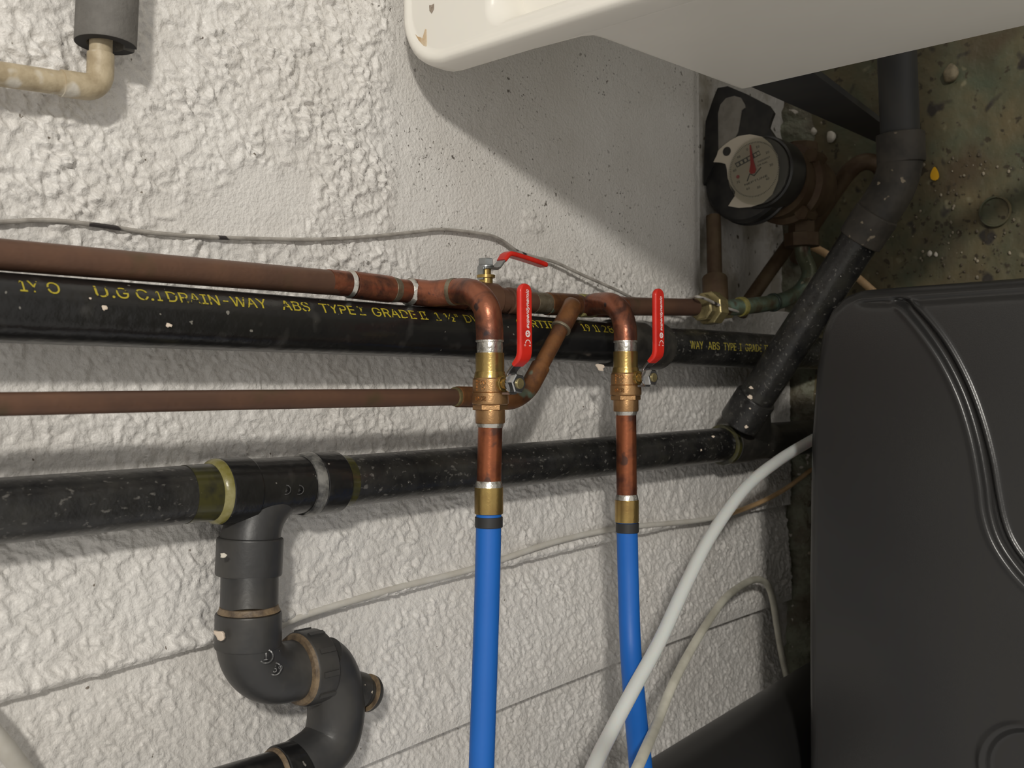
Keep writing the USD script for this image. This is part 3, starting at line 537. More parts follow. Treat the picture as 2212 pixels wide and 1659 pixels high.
emb(tr, 575, 1418, OT + rth * 0.97, 0.0058, CAM - W(575, 1418, OT), '1'); emb(tr, 594, 1445, OT + rth * 0.95, 0.0052, CAM - W(594, 1445, OT), '69')
emb(tr, 753, 1520, OT + rbd * .72, 0.005, CAM - W(700, 1520, OT), '14'); emb(tr, 754, 1554, OT + rbd * .72, 0.005, CAM - W(700, 1552, OT), '6')
p = W(475, 1372, OT + 0.010); obj(tr, 'paint_drip', fleck(p, [0, -.45, .9], 0.006, 5), 'paint_chip', smooth=False)
p = W(482, 1200, OL + rbz * .75); obj(tr, 'paint_drip', fleck(p, CAM - p + [0, 0, .4], 0.0032, 6), 'crumb', smooth=False)

# ================================================================== COPPER SUPPLY LINE
OM = 0.06
cp = thing('copper_supply_pipe', 'long brown copper pipe across the wall with soldered fittings and two elbows', 'copper pipe', W(740, 613, OM))
RM = 0.0111
m0, m1, m2, m3_, m4 = W(-170, 534, OM), W(757, 614, OM), W(930, 636, OM), W(1180, 656, OM), W(1500, 664, OM)
obj(cp, 'pipe', tube([beyond(m0, m1, 0.75), W(350, 580, OM), m1], RM, 40), 'copper_old')
obj(cp, 'bright_band', tube([W(708, 609, OM), m1], RM + 0.0002, 40), 'copper', 'freshly cleaned pink copper band')
obj(cp, 'solder_ring', lathe(W(748, 613, OM), m2 - m1, [(0, RM), (0.001, RM * 1.05), (0.004, RM * 1.16), (0.0055, RM * 1.08)], 40), 'solder', 'shiny solder bead')
obj(cp, 'coupling', cyl(W(760, 615, OM), W(842, 625, OM), RM * 1.13, 0.001, 40), 'copper')
obj(cp, 'solder_ring', lathe(W(840, 625, OM), m2 - m1, [(0, RM), (0.0015, RM * 1.1), (0.005, RM * 1.08), (0.009, RM * 1.02)], 40), 'solder_dull')
obj(cp, 'pipe', tube([W(842, 625, OM), W(890, 631, OM)], RM, 40), 'copper')
obj(cp, 'solder_ring', lathe(W(878, 630, OM), m2 - m1, [(0, RM), (0.001, RM * 1.1), (0.004, RM * 1.22), (0.0055, RM * 1.1)], 40), 'solder', 'shiny solder bead')
obj(cp, 'tee', cyl(W(884, 630, OM), W(1000, 643, OM), RM * 1.16, 0.001, 40), 'copper')
V1 = W(1058, 737, 0.15); V2 = W(1351, 738, 0.14)
e1 = bend([W(900, 632, OM + .006), W(945, 634, OM + 0.014), W(975, 630, 0.092), W(1049, 628, 0.148), V1], 0.030, 16)
e1 = spline([W(905, 633, OM + .004), W(940, 634, OM + 0.02), W(985, 630, 0.10), W(1025, 634, 0.128), W(1050, 664, 0.147), W(1057, 705, 0.15), V1], 8)
obj(cp, 'elbow', tube(e1, RM * 1.12, 40), 'copper')
obj(cp, 'solder_ring', tube([e1[14], e1[15], e1[16]], [RM * 1.14, RM * 1.17, RM * 1.14], 40), 'solder_dull')
obj(cp, 'pipe', tube([W(990, 642, OM), W(1100, 650, OM), m3_, W(1370, 662, OM), m4], RM, 40), 'copper_old')
obj(cp, 'coupling', cyl(W(1094, 650, OM), W(1116, 652, OM), RM * 1.3, 0.002, 40), 'copper_old')
obj(cp, 'coupling', cyl(W(1180, 656, OM), W(1244, 659, OM), RM * 1.13, 0.001, 40), 'copper_orange')
obj(cp, 'solder_ring', cyl(W(1150, 654, OM), W(1182, 656, OM), RM * 1.05, 0.001, 40), 'solder_dull')
obj(cp, 'solder_ring', cyl(W(1252, 660, OM), W(1282, 661, OM), RM * 1.22, 0.003, 40), 'cement', 'crusty yellow joint')
obj(cp, 'tee', cyl(W(1280, 661, OM), W(1345, 664, OM), RM * 1.16, 0.001, 40), 'copper')
e2 = spline([W(1272, 660, OM + .006), W(1295, 656, OM + 0.024), W(1322, 658, 0.112), W(1341, 676, 0.13), W(1350, 708, 0.139), V2], 8)
obj(cp, 'elbow', tube(e2, RM * 1.12, 40), 'copper')
# stub that drops from the line to the thin copper pipe
OS = 0.098
b0, b1, b2, b3 = W(1232, 662, OM + 0.012), W(1236, 664, OS), W(1128, 866, OS), W(1000, 857, OS)
RB = 0.0079
lp = bend([b0, b1, b2, b3], 0.022, 14)
lpj = thing('thin_copper_pipe', 'thin brown copper pipe below the drain pipe, joined by a slanting leg', 'copper pipe', b2)
obj(lpj, 'slanting_leg', tube(lp, RB * 1.05, 32), 'copper_orange')
ld = (b2 - b1) / np.linalg.norm(b2 - b1); Ls = np.linalg.norm(b2 - b1)
obj(lpj, 'elbow', tube(bend([b0, b1, b1 + ld * 0.03], 0.012), RB * 1.3, 32), 'copper_orange')
obj(lpj, 'solder_ring', cyl(b1 + ld * 0.028, b1 + ld * 0.031, RB * 1.38, 0.0006, 32), 'solder_dull')
obj(lpj, 'elbow', tube(bend([b1 + ld * (Ls - 0.045), b2, b2 + (b3 - b2) * 0.35], 0.024), RB * 1.27, 32), 'copper_orange')
lx, ly = W(1000, 857, OS), W(-170, 878, OS)
obj(lpj, 'coupling', cyl(W(1040, 858, OS), W(986, 857, OS), RB * 1.26, 0.0012, 32), 'copper_orange')
obj(lpj, 'solder_ring', cyl(W(988, 857, OS), W(980, 857, OS), RB * 1.16, 0.0012, 32), 'brass_dull')
obj(lpj, 'pipe', tube([W(1040, 857, OS), W(500, 864, OS), beyond(ly, lx, 0.75)], RB, 32), 'copper_old')

# ================================================================== BALL VALVES
ex, ey, ez = np.eye(3)
def flatbar(pts, widths, thick, wdir):
    p = np.asarray(pts, float); t = np.gradient(p, axis=0); t /= np.linalg.norm(t, axis=1, keepdims=True); wd = np.asarray(wdir, float); rings = []
    for k in range(len(p)):
        n = np.cross(t[k], wd); n /= np.linalg.norm(n); w_, h = widths[k] / 2, (thick[k] if np.ndim(thick) else thick) / 2; r = min(h * 0.8, w_ * 0.8); o_ = []
        for sx, sy, a0 in ((1, 1, 0), (-1, 1, 90), (-1, -1, 180), (1, -1, 270)):
            for a_ in (0, 30, 60, 90): q_ = math.radians(a0 + a_); o_.append(p[k] + wd * (sx * (w_ - r) + r * math.cos(q_)) + n * (sy * (h - r) + r * math.sin(q_)))
        rings.append(o_)
    return loft(rings)
def roundend(L, w, n=8): return [w * math.sqrt(max(1 - (1 - s) ** 2, 0.02)) for s in np.linspace(1, 0, n)]
def swirl(r):
    out = None
    for k in range(3):
        c = Point(0, 0).buffer(r, 24).difference(Point(0.30 * r, 0.12 * r).buffer(r * 0.86, 24)).difference(Point(0, -r).buffer(r * .25))
        c = affinity.rotate(c, 120 * k, origin=(0, 0)); c = affinity.scale(c, 1, 1, origin=(0, 0)); c = c.difference(Point(0, 0).buffer(r * .12)); out = c if out is None else out.union(c)
        a = affinity.rotate(Point(0.45 * r, 0).buffer(r * .42, 16).difference(Point(0.55 * r, 0.16 * r).buffer(r * .4, 16)), 120 * k, origin=(0, 0)); out = out.union(a)
    return out
def valve(o, tilt, label, tipx):
    """o: upper end of the valve, whose axis runs along -x (down in the picture); lever stands out from the wall."""
    mm = 0.001; ax = -ex + tilt * ez; ax /= np.linalg.norm(ax)
    v = thing('ball_valve', label, 'valve', o)
    obj(v, 'solder_band', lathe(o - ax * .001, ax, [(0, .0128), (.0016, .0129), (.002, .0116), (.0065, .0119), (.012, .0117)], 40), 'solder', 'silvery solder band')
    body = [(10.4, 11.5), (10.5, 12.4), (11, 12.8), (27.5, 12.8), (28, 13.4), (29.5, 13.6), (30, 13.1), (31, 13.1), (31.5, 14), (33, 14.4), (34, 15.5), (35, 15.8), (45.5, 15.9), (46, 15.5), (46.6, 16.4), (55, 16.7), (56.5, 16.5), (57.5, 15.2)]
    b = obj(v, 'body', lathe(o, ax, [(a * mm, r * mm) for a, r in body], 56), 'bronze')
    obj(v, 'sleeve', lathe(o, ax, [(10.6 * mm, 12.9 * mm), (11.2 * mm, 13.0 * mm), (27 * mm, 13.0 * mm), (28.2 * mm, 13.7 * mm), (33 * mm, 14.6 * mm), (33.6 * mm, 14 * mm)], 48), 'brass', 'yellow brass sleeve')
    obj(v, 'hex_collar', lathe(o, ax, [(57 * mm, 15 * mm), (57.4 * mm, 15.9 * mm), (61.6 * mm, 15.9 * mm), (62.2 * mm, 15 * mm)], 6, 0.25), 'bronze', smooth=20)
    obj(v, 'tailpiece', lathe(o, ax, [(61.5 * mm, 12.9 * mm), (62.5 * mm, 13.4 * mm), (73 * mm, 13.4 * mm), (74.2 * mm, 12.9 * mm), (74.3 * mm, 11.4 * mm)], 48), 'bronze')
    # raised foundry marks on the body, on the upper left flank
    def on_body(poly, at, ang, r):
        nrm = -ey * math.cos(ang) + ez * math.sin(ang); tan = ey * math.sin(ang) + ez * math.cos(ang)
        return poly3(poly, o + ax * at + nrm * (r - .0012), -tan, -ax, nrm, .0021)
    ringp = lambda r: Point(0, 0).buffer(r * mm, 16).difference(Point(0, 0).buffer(r * .7 * mm, 16))
    marks = [on_body(ringp(2.7), .0375, 1.22, .0159), on_body(Polygon([(-.0011, -.001), (.0011, -.001), (0, .0013)]), .0375, 1.22, .0159), on_body(ringp(1.7), .0425, 1.2, .0160), on_body(ringp(1.1), .0365, 1.46, .0160)]
    for k in range(4): marks.append(on_body(Polygon([(-.0007, -.001), (.0007, -.001), (.0007, .001), (-.0007, .001)]), .0358 + .0026 * k, 1.68, .0159))
    ang = .95; nrm = -ey * math.cos(ang) + ez * math.sin(ang); tan = ey * math.sin(ang) + ez * math.cos(ang)
    obj(b, 'moulded_mark', cat_(*marks), 'bronze', smooth=False)
    an = 1.42; nr_ = -ey * math.cos(an) + ez * math.sin(an); tn_ = ey * math.sin(an) + ez * math.cos(an)
    mk = text3('DZR', .0042, o + ax * .0535 + nr_ * .0161 + tn_ * .0042, -tn_, -ax, .0014)
    obj(b, 'moulded_mark', mk, 'bronze', smooth=False)
    s = o + ax * .0385                                             # stem centre line, straight out from the wall
    obj(v, 'stem_boss', lathe(s - ey * .013, -ey, [(0, .0072), (.0045, .0072), (.005, .0066), (.0052, .0052), (.009, .0052), (.0092, .0046), (.020, .0046)], 32), 'brass')
    lo = .0265; plate = s - ey * lo
    pts = [plate - ex * .008, plate - ex * .004, plate, plate + ex * .006, plate + ex * .009]
    crank = [plate + ex * .011 - ey * .001, plate + ex * .014 - ey * .004, plate + ex * .019 - ey * .0105]
    lev = flatbar(pts + crank, [.010, .013, .015, .014, .012, .011, .011, .012], .0026, ez)
    l = obj(v, 'lever', lev, 'steel_dark')
    gp = [plate + ex * .0165 - ey * .0072, plate + ex * .021 - ey * .0125, plate + ex * .0235 - ey * .0145, plate + ex * .027 - ey * .0155]
    L = tipx; tail = [plate + ex * x_ - ey * .0157 for x_ in np.linspace(.032, L - .0075, 6)] + [plate + ex * (L - .0075 + .0075 * t) - ey * .0157 for t in (0.2, 0.45, 0.68, 0.85, 0.95, 1.0)]
    wds = [.0135, .0152, .0162, .0162] + [.0162] * 6 + [.0162 * math.sqrt(max(1 - t * t, .03)) for t in (0.2, 0.45, 0.68, 0.85, 0.95, 1.0)]
    ths = [.0042, .0056, .006, .006] + [.006] * 6 + [.006, .006, .0056, .005, .004, .002]
    gr = obj(v, 'grip', flatbar(gp + tail, wds, ths, ez), 'red', 'red vinyl grip')
    fo = plate - ey * (.0157 + .0031)
    obj(gr, 'printing', text3('superdynamic', .0034, fo + ex * .048 - ez * .0024, ex, ez, .0002, width=.0355 * L / .092, shear=.35, bold=True), 'white_ink', smooth=False)
    obj(gr, 'printing', poly3(swirl(.0030), fo + ex * .0435 - ez * .001, ex, ez, -ey, .0002), 'white_ink', smooth=False)
    arc = Point(0, 0).buffer(.0034, 24).difference(Point(0, 0).buffer(.0027, 24)).intersection(Polygon([(0, .005), (.005, .005), (.005, -.005), (0, -.005)]))
    obj(gr, 'printing', cat_(poly3(arc, fo + ex * .0350 - ez * .001, ex, ez, -ey, .0002), text3('O', .0019, fo + ex * .0325 + ez * .0018, ex, ez, .0002), text3('S', .0019, fo + ex * .0325 - ez * .0045, ex, ez, .0002)), 'white_ink', smooth=False)
    obj(v, 'nut', cat_(lathe(plate - ey * .001, -ey, [(0, .0098), (.0014, .0098)], 32), lathe(plate - ey * .0022, -ey, [(0, .0086), (.0004, .0092), (.0062, .0092), (.0072, .0082)], 6, .4)), 'chrome', 'chromed nut', smooth=25)
    obj(v, 'stem_tip', lathe(plate - ey * .008, -ey, [(0, .0048), (.0025, .0048), (.003, .0042)], 24), 'brass_dull')
    obj(v, 'stop_tab', hull(np.array([plate - ex * .0085 + ez * a_ - ey * b_ + ex * c_ for a_ in (-.004, .004) for b_ in (-.008, .001) for c_ in (-.0012, .0008)])), 'chrome')
    return o + ax * .0742, ax
VA, va = valve(V1, 0.0, 'ball valve with red lever left of centre, on the nearer copper drop', .0875)
VB, vb = valve(V2, 0.0, 'ball valve with red lever on the right-hand copper drop', .092)

iv = thing('isolating_valve', 'brass valve on the main copper pipe with small red lever pointing at the wire', 'valve', W(1050, 646, OM))
c = W(1050, 646, OM)
obj(iv, 'body', lathe(W(1006, 643, OM), m3_ - m2, [(0, .0125), (.001, .0135), (.012, .0138), (.015, .017), (.028, .0175), (.040, .0172), (.044, .014), (.054, .0135), (.055, .012)], 48), 'copper_old')
obj(iv, 'stem', lathe(c, ex, [(0, .007), (.021, .007), (.0215, .0095), (.0245, .0095), (.025, .0052), (.032, .0052)], 32), 'brass')
sp_ = c + ex * .0315
lv = [sp_ + ez * .006, sp_ + ez * .002, sp_ - ez * .004, sp_ - ez * .012, sp_ - ez * .016 + ex * .002, sp_ - ez * .026 + ex * .012, sp_ - ez * .029 + ex * .0155]
obj(iv, 'lever', flatbar(lv, [.012, .015, .015, .013, .012, .011, .011], .0024, ey), 'zinc')
gp = [sp_ - ez * .0235 + ex * .0095, sp_ - ez * .029 + ex * .0155, sp_ - ez * .033 + ex * .0175, sp_ - ez * .04 + ex * .0172]
tl = [sp_ - ez * z_ + ex * x_ for z_, x_ in ((.055, .0155), (.075, .0128), (.088, .0108), (.0905, .0104), (.0925, .0101), (.0935, .01))]
obj(iv, 'grip', flatbar(gp + tl, [.0125, .0135, .0138, .0138, .0138, .0138, .0136, .012, .0085, .003], [.004, .0052, .0054, .0054, .0054, .0054, .0054, .005, .004, .002], ey), 'red', 'red vinyl grip')
obj(iv, 'nut', cat_(lathe(sp_ + ex * .001, ex, [(0, .0085), (.0015, .0085)], 32), lathe(sp_ + ex * .0025, ex, [(0, .0076), (.0006, .0082), (.0068, .0082), (.0076, .0072)], 6, .2)), 'zinc', 'zinc nut', smooth=25)
obj(iv, 'stop_tab', hull(np.array([sp_ + ez * (.0075 + c_) + ey * a_ - ex * b_ for a_ in (-.004, .004) for b_ in (-.001, .012) for c_ in (-.001, .001)])), 'zinc')

# ================================================================== COPPER STUBS AND BLUE HOSES
def stub_and_hose(p, ax, ferr_px, ring_px, hose_pts, off, label_s, label_h, rt_):
    f0, f1 = [W(ferr_px[0], y, off) for y in ferr_px[1:]]
    s = thing('copper_stub', label_s, 'copper pipe', p)
    obj(s, 'tube', tube([p - ax * .003, lerp(p, f0, .5), f0], rt_, 40), 'copper_tube')
    obj(s, 'solder_ring', lathe(p - ax * .001, ax, [(0, rt_ * 1.1), (.003, rt_ * 1.07), (.005, rt_)], 40), 'solder', 'silvery solder line')
    dd = (f1 - f0) / np.linalg.norm(f1 - f0)
    obj(s, 'solder_ring', lathe(f0 - dd * .006, dd, [(0, rt_), (.002, rt_ * 1.08), (.006, rt_ * 1.14), (.0065, rt_)], 40), 'solder', 'silvery solder line')
    rf = rt_ * 1.17
    obj(s, 'ferrule', cyl(f0 - dd * .0005, f1, rf, .0008, 40), 'brass', 'brass ferrule')
    h = thing('blue_hose', label_h, 'hose', f1)
    P_ = spline([f1 - dd * .002] + [W(*q) for q in hose_pts], 10)
    obj(h, 'hose', tube(P_, rt_ * 1.03, 32), 'blue')
    r0, r1 = [W(ring_px[0], y, off) for y in ring_px[1:]]
    obj(h, 'crimp_ring', ring(r0, r1, rt_ * 1.13, rt_ * 1.0), 'black_ring', 'black crimp ring')
stub_and_hose(VA, va, (1056, 1053, 1110), (1056, 1116, 1139), [(1053, 1250, .15), (1047, 1450, .15), (1040, 1659, .15), (1036, 1800, .15), (1028, 2500, .15)], .15,
              'copper tube below the left ball valve, ending in a brass ferrule', 'blue plastic hose under the left valve', .0111)
stub_and_hose(VB, vb, (1354, 1080, 1128), (1355, 1129, 1150), [(1357, 1250, .14), (1362, 1400, .15), (1372, 1530, .18), (1384, 1659, .215), (1394, 1780, .235), (1405, 2000, .24), (1425, 2500, .24)], .14,
              'copper tube below the right ball valve, ending in a brass ferrule', 'blue plastic hose under the right valve, behind the milky tube', .0109)

# ================================================================== TUBES AND CABLES
P = pxpath([(1800, 930, .16), (1775, 940, .158), (1745, 956, .158), (1680, 996, .16), (1610, 1054, .165), (1540, 1150, .175), (1485, 1255, .185), (1425, 1385, .195), (1365, 1495, .20), (1315, 1590, .205), (1282, 1659, .225), (1225, 1800, .25), (1150, 2050, .27), (1100, 2400, .27)])
solo('milky_tube', tube(P, 0.0072, 24), 'clear', 'milky translucent tube curving down across the right blue hose', 'tube')
P = pxpath([(1190, 2400, .29), (1240, 2050, .30), (1320, 1790, .29), (1385, 1640, .265), (1420, 1560, .20), (1455, 1475, .17), (1505, 1382, .13), (1560, 1300, .09), (1600, 1266, .06), (1632, 1252, .045), (1655, 1260, .035), (1668, 1290, .028), (1678, 1350, .022), (1690, 1420, .016), (1706, 1490, .010), (1716, 1540, .006)])
solo('cream_cable', tube(P, 0.0050, 20), 'cream', 'cream cable looping up in front of the boards and down behind the black tank', 'cable')
P = pxpath([(-700, 1350, .024), (-400, 1402, .028), (-200, 1462, .032), (-90, 1516, .033), (-30, 1570, .032), (8, 1612, .028), (45, 1660, .021), (75, 1700, .019), (150, 1800, .018), (330, 1990, .018), (600, 2180, .018)])
solo('white_tube', tube(P, 0.0072, 20), 'wire_white', 'white tube crossing the lower left corner of the wall', 'tube')
P = np.array([Zp(*q) for q in [(1745, 528, .02), (1790, 552, .012), (1860, 606, .006), (1950, 690, .006)]])
solo('tan_floor_cable', tube(spline(P, 8), 0.006, 14), 'wire_tan', 'tan cable lying on the floor behind the waste pipe', 'cable')

# ================================================================== WATER METER AND ITS PIPES
ZM = 0.262
wm = thing('water_meter', 'old bronze water meter with black register and white dial under the tub', 'water meter', (0.285, -0.08, 0.1))
hc = Zp(1605, 382, ZM - 0.008); rh = 0.066
obj(wm, 'register', lathe(hc - ez * .045, ez, [(0, rh * .8), (.004, rh * .92), (.018, rh * .95), (.019, rh * 1.0), (.022, rh * 1.0), (.0235, rh * .96), (.040, rh * .96), (.045, rh * .9), (.046, rh * .5)], 64), 'meter_black', 'black plastic register housing')
dc = Zp(1640, 371, ZM)
obj(wm, 'dial_cup', lathe(dc - ez * .04, ez, [(0, .050), (.030, .0505), (.038, .0500), (.0402, .0475), (.0395, .0462), (.038, .045)], 64), 'meter_black')
def zpoly(px, z): return Polygon([(Zp(a, b, z)[0], Zp(a, b, z)[1]) for a, b in px])
def zplate(px, z, t, rnd=0.0): g_ = zpoly(px, z).buffer(rnd).buffer(-rnd) if rnd else zpoly(px, z); return poly3(g_, np.array([0, 0, z - t]), ex, ey, ez, t)
face = [(1541, 350), (1549, 334), (1551, 326), (1562, 315), (1578, 303), (1595, 294), (1620, 290), (1645, 295), (1664, 310), (1679, 335), (1683, 362), (1680, 390), (1668, 420), (1648, 438), (1622, 447), (1595, 449), (1573, 445), (1580, 434), (1587, 424), (1588, 414),
        (1578, 400), (1572, 385), (1570, 365), (1567, 354), (1556, 351)]
dl = obj(wm, 'dial', zplate(face, ZM + .001, .0015, .001), 'dial', 'white dial face', smooth=False)
zt = ZM + .0012
o_, ux, vy = dc.copy(), None, None
iu = Zp(1660, 362, zt) - Zp(1600, 388, zt); iu /= np.linalg.norm(iu); ivv = np.cross(ez, iu)        # the dial's own reading direction
def at(px, py): q_ = Zp(px, py, zt); return q_
def dtext(s, px, py, h, w_=None, m_='dial_ink', bold=False):
    t_ = text3(s, h, at(px, py), iu, ivv, .0003, width=w_, bold=bold); return t_
win = zplate([(1587, 353), (1639, 325), (1643, 334), (1592, 362)], zt + .0003, .0004)
obj(dl, 'counter_window', win, 'dial_ink', 'black counter window', smooth=False)
digs = [zplate([(x_, y_), (x_ + 5, y_ - 2.6), (x_ + 7.5, y_ + 2.6), (x_ + 2.5, y_ + 5.2)], zt + .0006, .0004) for x_, y_ in ((1590, 354), (1598, 349.7), (1606.5, 345), (1614.5, 340.7), (1628, 333.5), (1634, 330))]
obj(dl, 'counter_digit', cat_(*digs), 'dial', smooth=False)
cc = (1627, 361)
num = [('0', 1613, 326), ('10', 1634, 321), ('20', 1655, 333), ('30', 1663, 360), ('40', 1655, 390), ('50', 1636, 408), ('60', 1613, 411), ('70', 1592, 397), ('80', 1584, 372), ('90', 1593, 343)]
obj(dl, 'numerals', cat_(*[dtext(s, a, b, .0032) for s, a, b in num]), 'dial_ink', smooth=False)
obj(dl, 'printing', cat_(dtext('NEPTUNE', 1609, 402, .0028, .036), dtext('TRIDENT', 1637, 352, .0022, .02), dtext('US GAL', 1637, 360, .0022, .016)), 'dial_ink', smooth=False)
wave = LineString([(-.012, -.004), (-.006, .004), (.0, -.001), (.012, .006)]).buffer(.0007)
obj(dl, 'emblem', poly3(wave, at(1629, 378), iu, ivv, ez, .0003), 'dial_ink', smooth=False)
obj(dl, 'low_flow_star', lathe(at(1594, 382), ez, [(0, .0028), (.0006, .0026)], 8), 'needle', 'small red low-flow star', smooth=False)
ticks = []
for k in range(100):
    a_ = k * 2 * np.pi / 100; dirv = iu * math.cos(a_) + ivv * math.sin(a_); pv_ = np.cross(ez, dirv); cpt = at(1629, 366)
    r0_, r1_ = .0365, .0385
    sq = np.array([cpt + dirv * r_ + pv_ * s_ + ez * h_ for r_ in (r0_, r1_) for s_ in (-.0003, .0003) for h_ in (0, .0003)]); ticks.append(hull(sq))
obj(dl, 'scale_marks', cat_(*ticks), 'dial_ink', kind='stuff', smooth=False)
nd = zplate([(1619, 313), (1621.5, 313), (1627, 345), (1633, 366), (1630, 374), (1622, 376), (1618, 371), (1621, 355)], zt + .0024, .0008, .0006)
obj(wm, 'needle', nd, 'needle', 'red sweep needle', smooth=False)
hp = Zp(1570, 327, zt)
obj(wm, 'screw_hole', cat_(lathe(hp, ez, [(0, .0065), (.0006, .0062)], 24), lathe(hp, ez, [(0, .0048), (.001, .0046)], 24)), 'meter_black')
obj(wm, 'lens', lathe(dc + ez * .0035, ez, [(0, .0462), (.001, .0462), (.0014, .045)], 64), 'glass', 'clear lens')
# open flap: black outline with grey inner leaf
flap = [(1520, 400), (1521, 330), (1524, 262), (1540, 214), (1550, 190), (1572, 186), (1610, 202), (1660, 228), (1671, 244), (1664, 262), (1660, 276), (1690, 320), (1640, 300), (1590, 300), (1560, 322)]
obj(wm, 'flap', zplate(flap, ZM - .003, .006, .002), 'meter_black', 'open black register flap', smooth=False)
leaf = [(1552, 326), (1551, 245), (1556, 226), (1568, 212), (1586, 207), (1600, 211), (1609, 226), (1610, 232), (1602, 238), (1598, 262), (1594, 285), (1588, 298), (1568, 312)]
obj(wm, 'flap_leaf', zplate(leaf, ZM - .0015, .002, .001), 'tab', 'grey inner leaf of the flap', smooth=False)
bc = np.array([0.283, -0.082, 0.0])
obj(wm, 'body', lathe(bc + ez * .105, ez, [(0, .02), (.006, .034), (.02, .046), (.05, .052), (.075, .053), (.08, .058), (.09, .058), (.094, .05), (.115, .05)], 48), 'rust', 'tarnished bronze meter body')
for k in range(4):
    a_ = .6 + k * np.pi / 2; q_ = bc + np.array([math.cos(a_), math.sin(a_), 0]) * .056 + ez * .172
    obj(wm, 'flange_bolt', lathe(q_, ez, [(0, .008), (.03, .008), (.0305, .0105), (.036, .0105)], 6), 'rust')
obj(wm, 'spud_nut', lathe(bc + [-.045, 0, .145], -ex, [(0, .020), (.02, .020), (.021, .026), (.04, .026), (.041, .018)], 8), 'rust')
obj(wm, 'spud_nut', lathe(bc + [.035, 0, .145], ex, [(0, .020), (.012, .020), (.013, .025), (.03, .025), (.032, .018)], 8), 'rust')
sp1, sp2 = bc + [-.085, 0, .145], bc + [.085, 0, .145]
mp = thing('meter_outlet_pipe', 'green corroded copper pipe curving from the meter to the supply line', 'copper pipe', sp1)
J = W(1545, 668, OM)
pth = spline([sp1 + [.01, 0, 0], sp1 + [-.012, -.001, -.002], W(1748, 590, .095), W(1730, 626, .088), W(1695, 647, .08), W(1650, 657, .075), W(1600, 663, .068), J], 10)
obj(mp, 'pipe', tube(pth, .0112, 32), 'copper_green')
obj(mp, 'solder_ring', cyl(W(1597, 663, .068), W(1605, 662, .069), .0135, .001, 32), 'cement')
obj(mp, 'cable_tie', ring(W(1668, 654, .077), W(1673, 653, .0775), .0132, .0112, 32), 'ziptie', 'dark green cable tie')
obj(mp, 'union_nut', lathe(W(1512, 664, OM), W(1560, 668, OM) - W(1512, 664, OM), [(0, .0155), (.0015, .018), (.011, .018), (.012, .014), (.016, .014), (.0165, .021), (.0175, .0225), (.036, .0225), (.038, .020), (.040, .0155), (.052, .0135), (.07, .013)], 8, .3), 'brass_dull', 'dirty brass union nut', smooth=25)
wp = thing('wall_pipe', 'dark brown pipe standing close to the panel edge left of the meter', 'pipe', W(1543, 600, .03))
obj(wp, 'pipe', tube([W(1546, 640, .036), W(1543, 560, .022), W(1542, 500, .012), W(1541, 468, .008)], .0105, 28), 'rust')
obj(wp, 'hub', cyl(W(1546, 655, .04), W(1544, 600, .03), .0175, .002, 28), 'rust')
bp = thing('bypass_pipe', 'dark straight pipe slanting between the meter nut and the green pipe', 'pipe', W(1650, 600, .06))
obj(bp, 'pipe', tube([W(1706, 526, .05), W(1660, 590, .035), W(1600, 676, .028)], .0105, 28), 'rust')
ipp = spline([Zp(1722, 560, .02), Zp(1745, 505, .045), Zp(1795, 425, .055), Zp(1835, 370, .06), Zp(1866, 350, .058), Zp(1896, 356, .045), Zp(1914, 385, .0)], 9)
ip = thing('service_pipe', 'rusty brown pipe arching over the floor between the meter and the waste pipe', 'pipe', ipp[-1])
obj(ip, 'pipe', tube(ipp, .0125, 28), 'rust')

# ================================================================== BLACK SOFTENER LID AND TANK (foreground)
ZL = 0.42
out = [(1741, 1240), (1745, 950), (1757, 790), (1770, 712), (1790, 668), (1818, 640), (1852, 626), (1920, 620), (2212, 598)]
B_out = [Zp(a, b, ZL)[:2] for a, b in out]
import shapely
LP = Polygon([(-0.56, Zp(1741, 1659, ZL)[1])] + [(p[0], p[1]) for p in B_out] + [(0.116, -0.72), (0.112, -0.80), (-0.54, -0.80)]).buffer(-0.012).buffer(0.012, 12)
def zl2(pts): return spline([Zp(a, b, ZL) for a, b in pts], 12)[:, :2]
gL = zl2([(1880, 618), (1925, 645), (1975, 698), (2030, 775), (2072, 860), (2100, 950), (2117, 1040), (2126, 1110), (2145, 1170), (2182, 1228), (2230, 1280), (2330, 1370), (2500, 1500)])
gR = zl2([(1925, 612), (1985, 668), (2040, 735), (2085, 815), (2118, 900), (2142, 990), (2156, 1070), (2168, 1125), (2186, 1170), (2218, 1215), (2270, 1260), (2370, 1340), (2540, 1470)])
def region(line): return Polygon([tuple(p) for p in line] + [(0.3, -0.9), (0.3, line[0][1])])
RL, RR = region(gL), region(gR); LL, LR = LineString(gL), LineString(gR)
bandL = LineString(zl2([(1850, 640), (1900, 652), (2212, 632), (2700, 604)]))
kc = Zp(2225, 1672, ZL)[:2]
shapely.prepare(RL); shapely.prepare(RR)
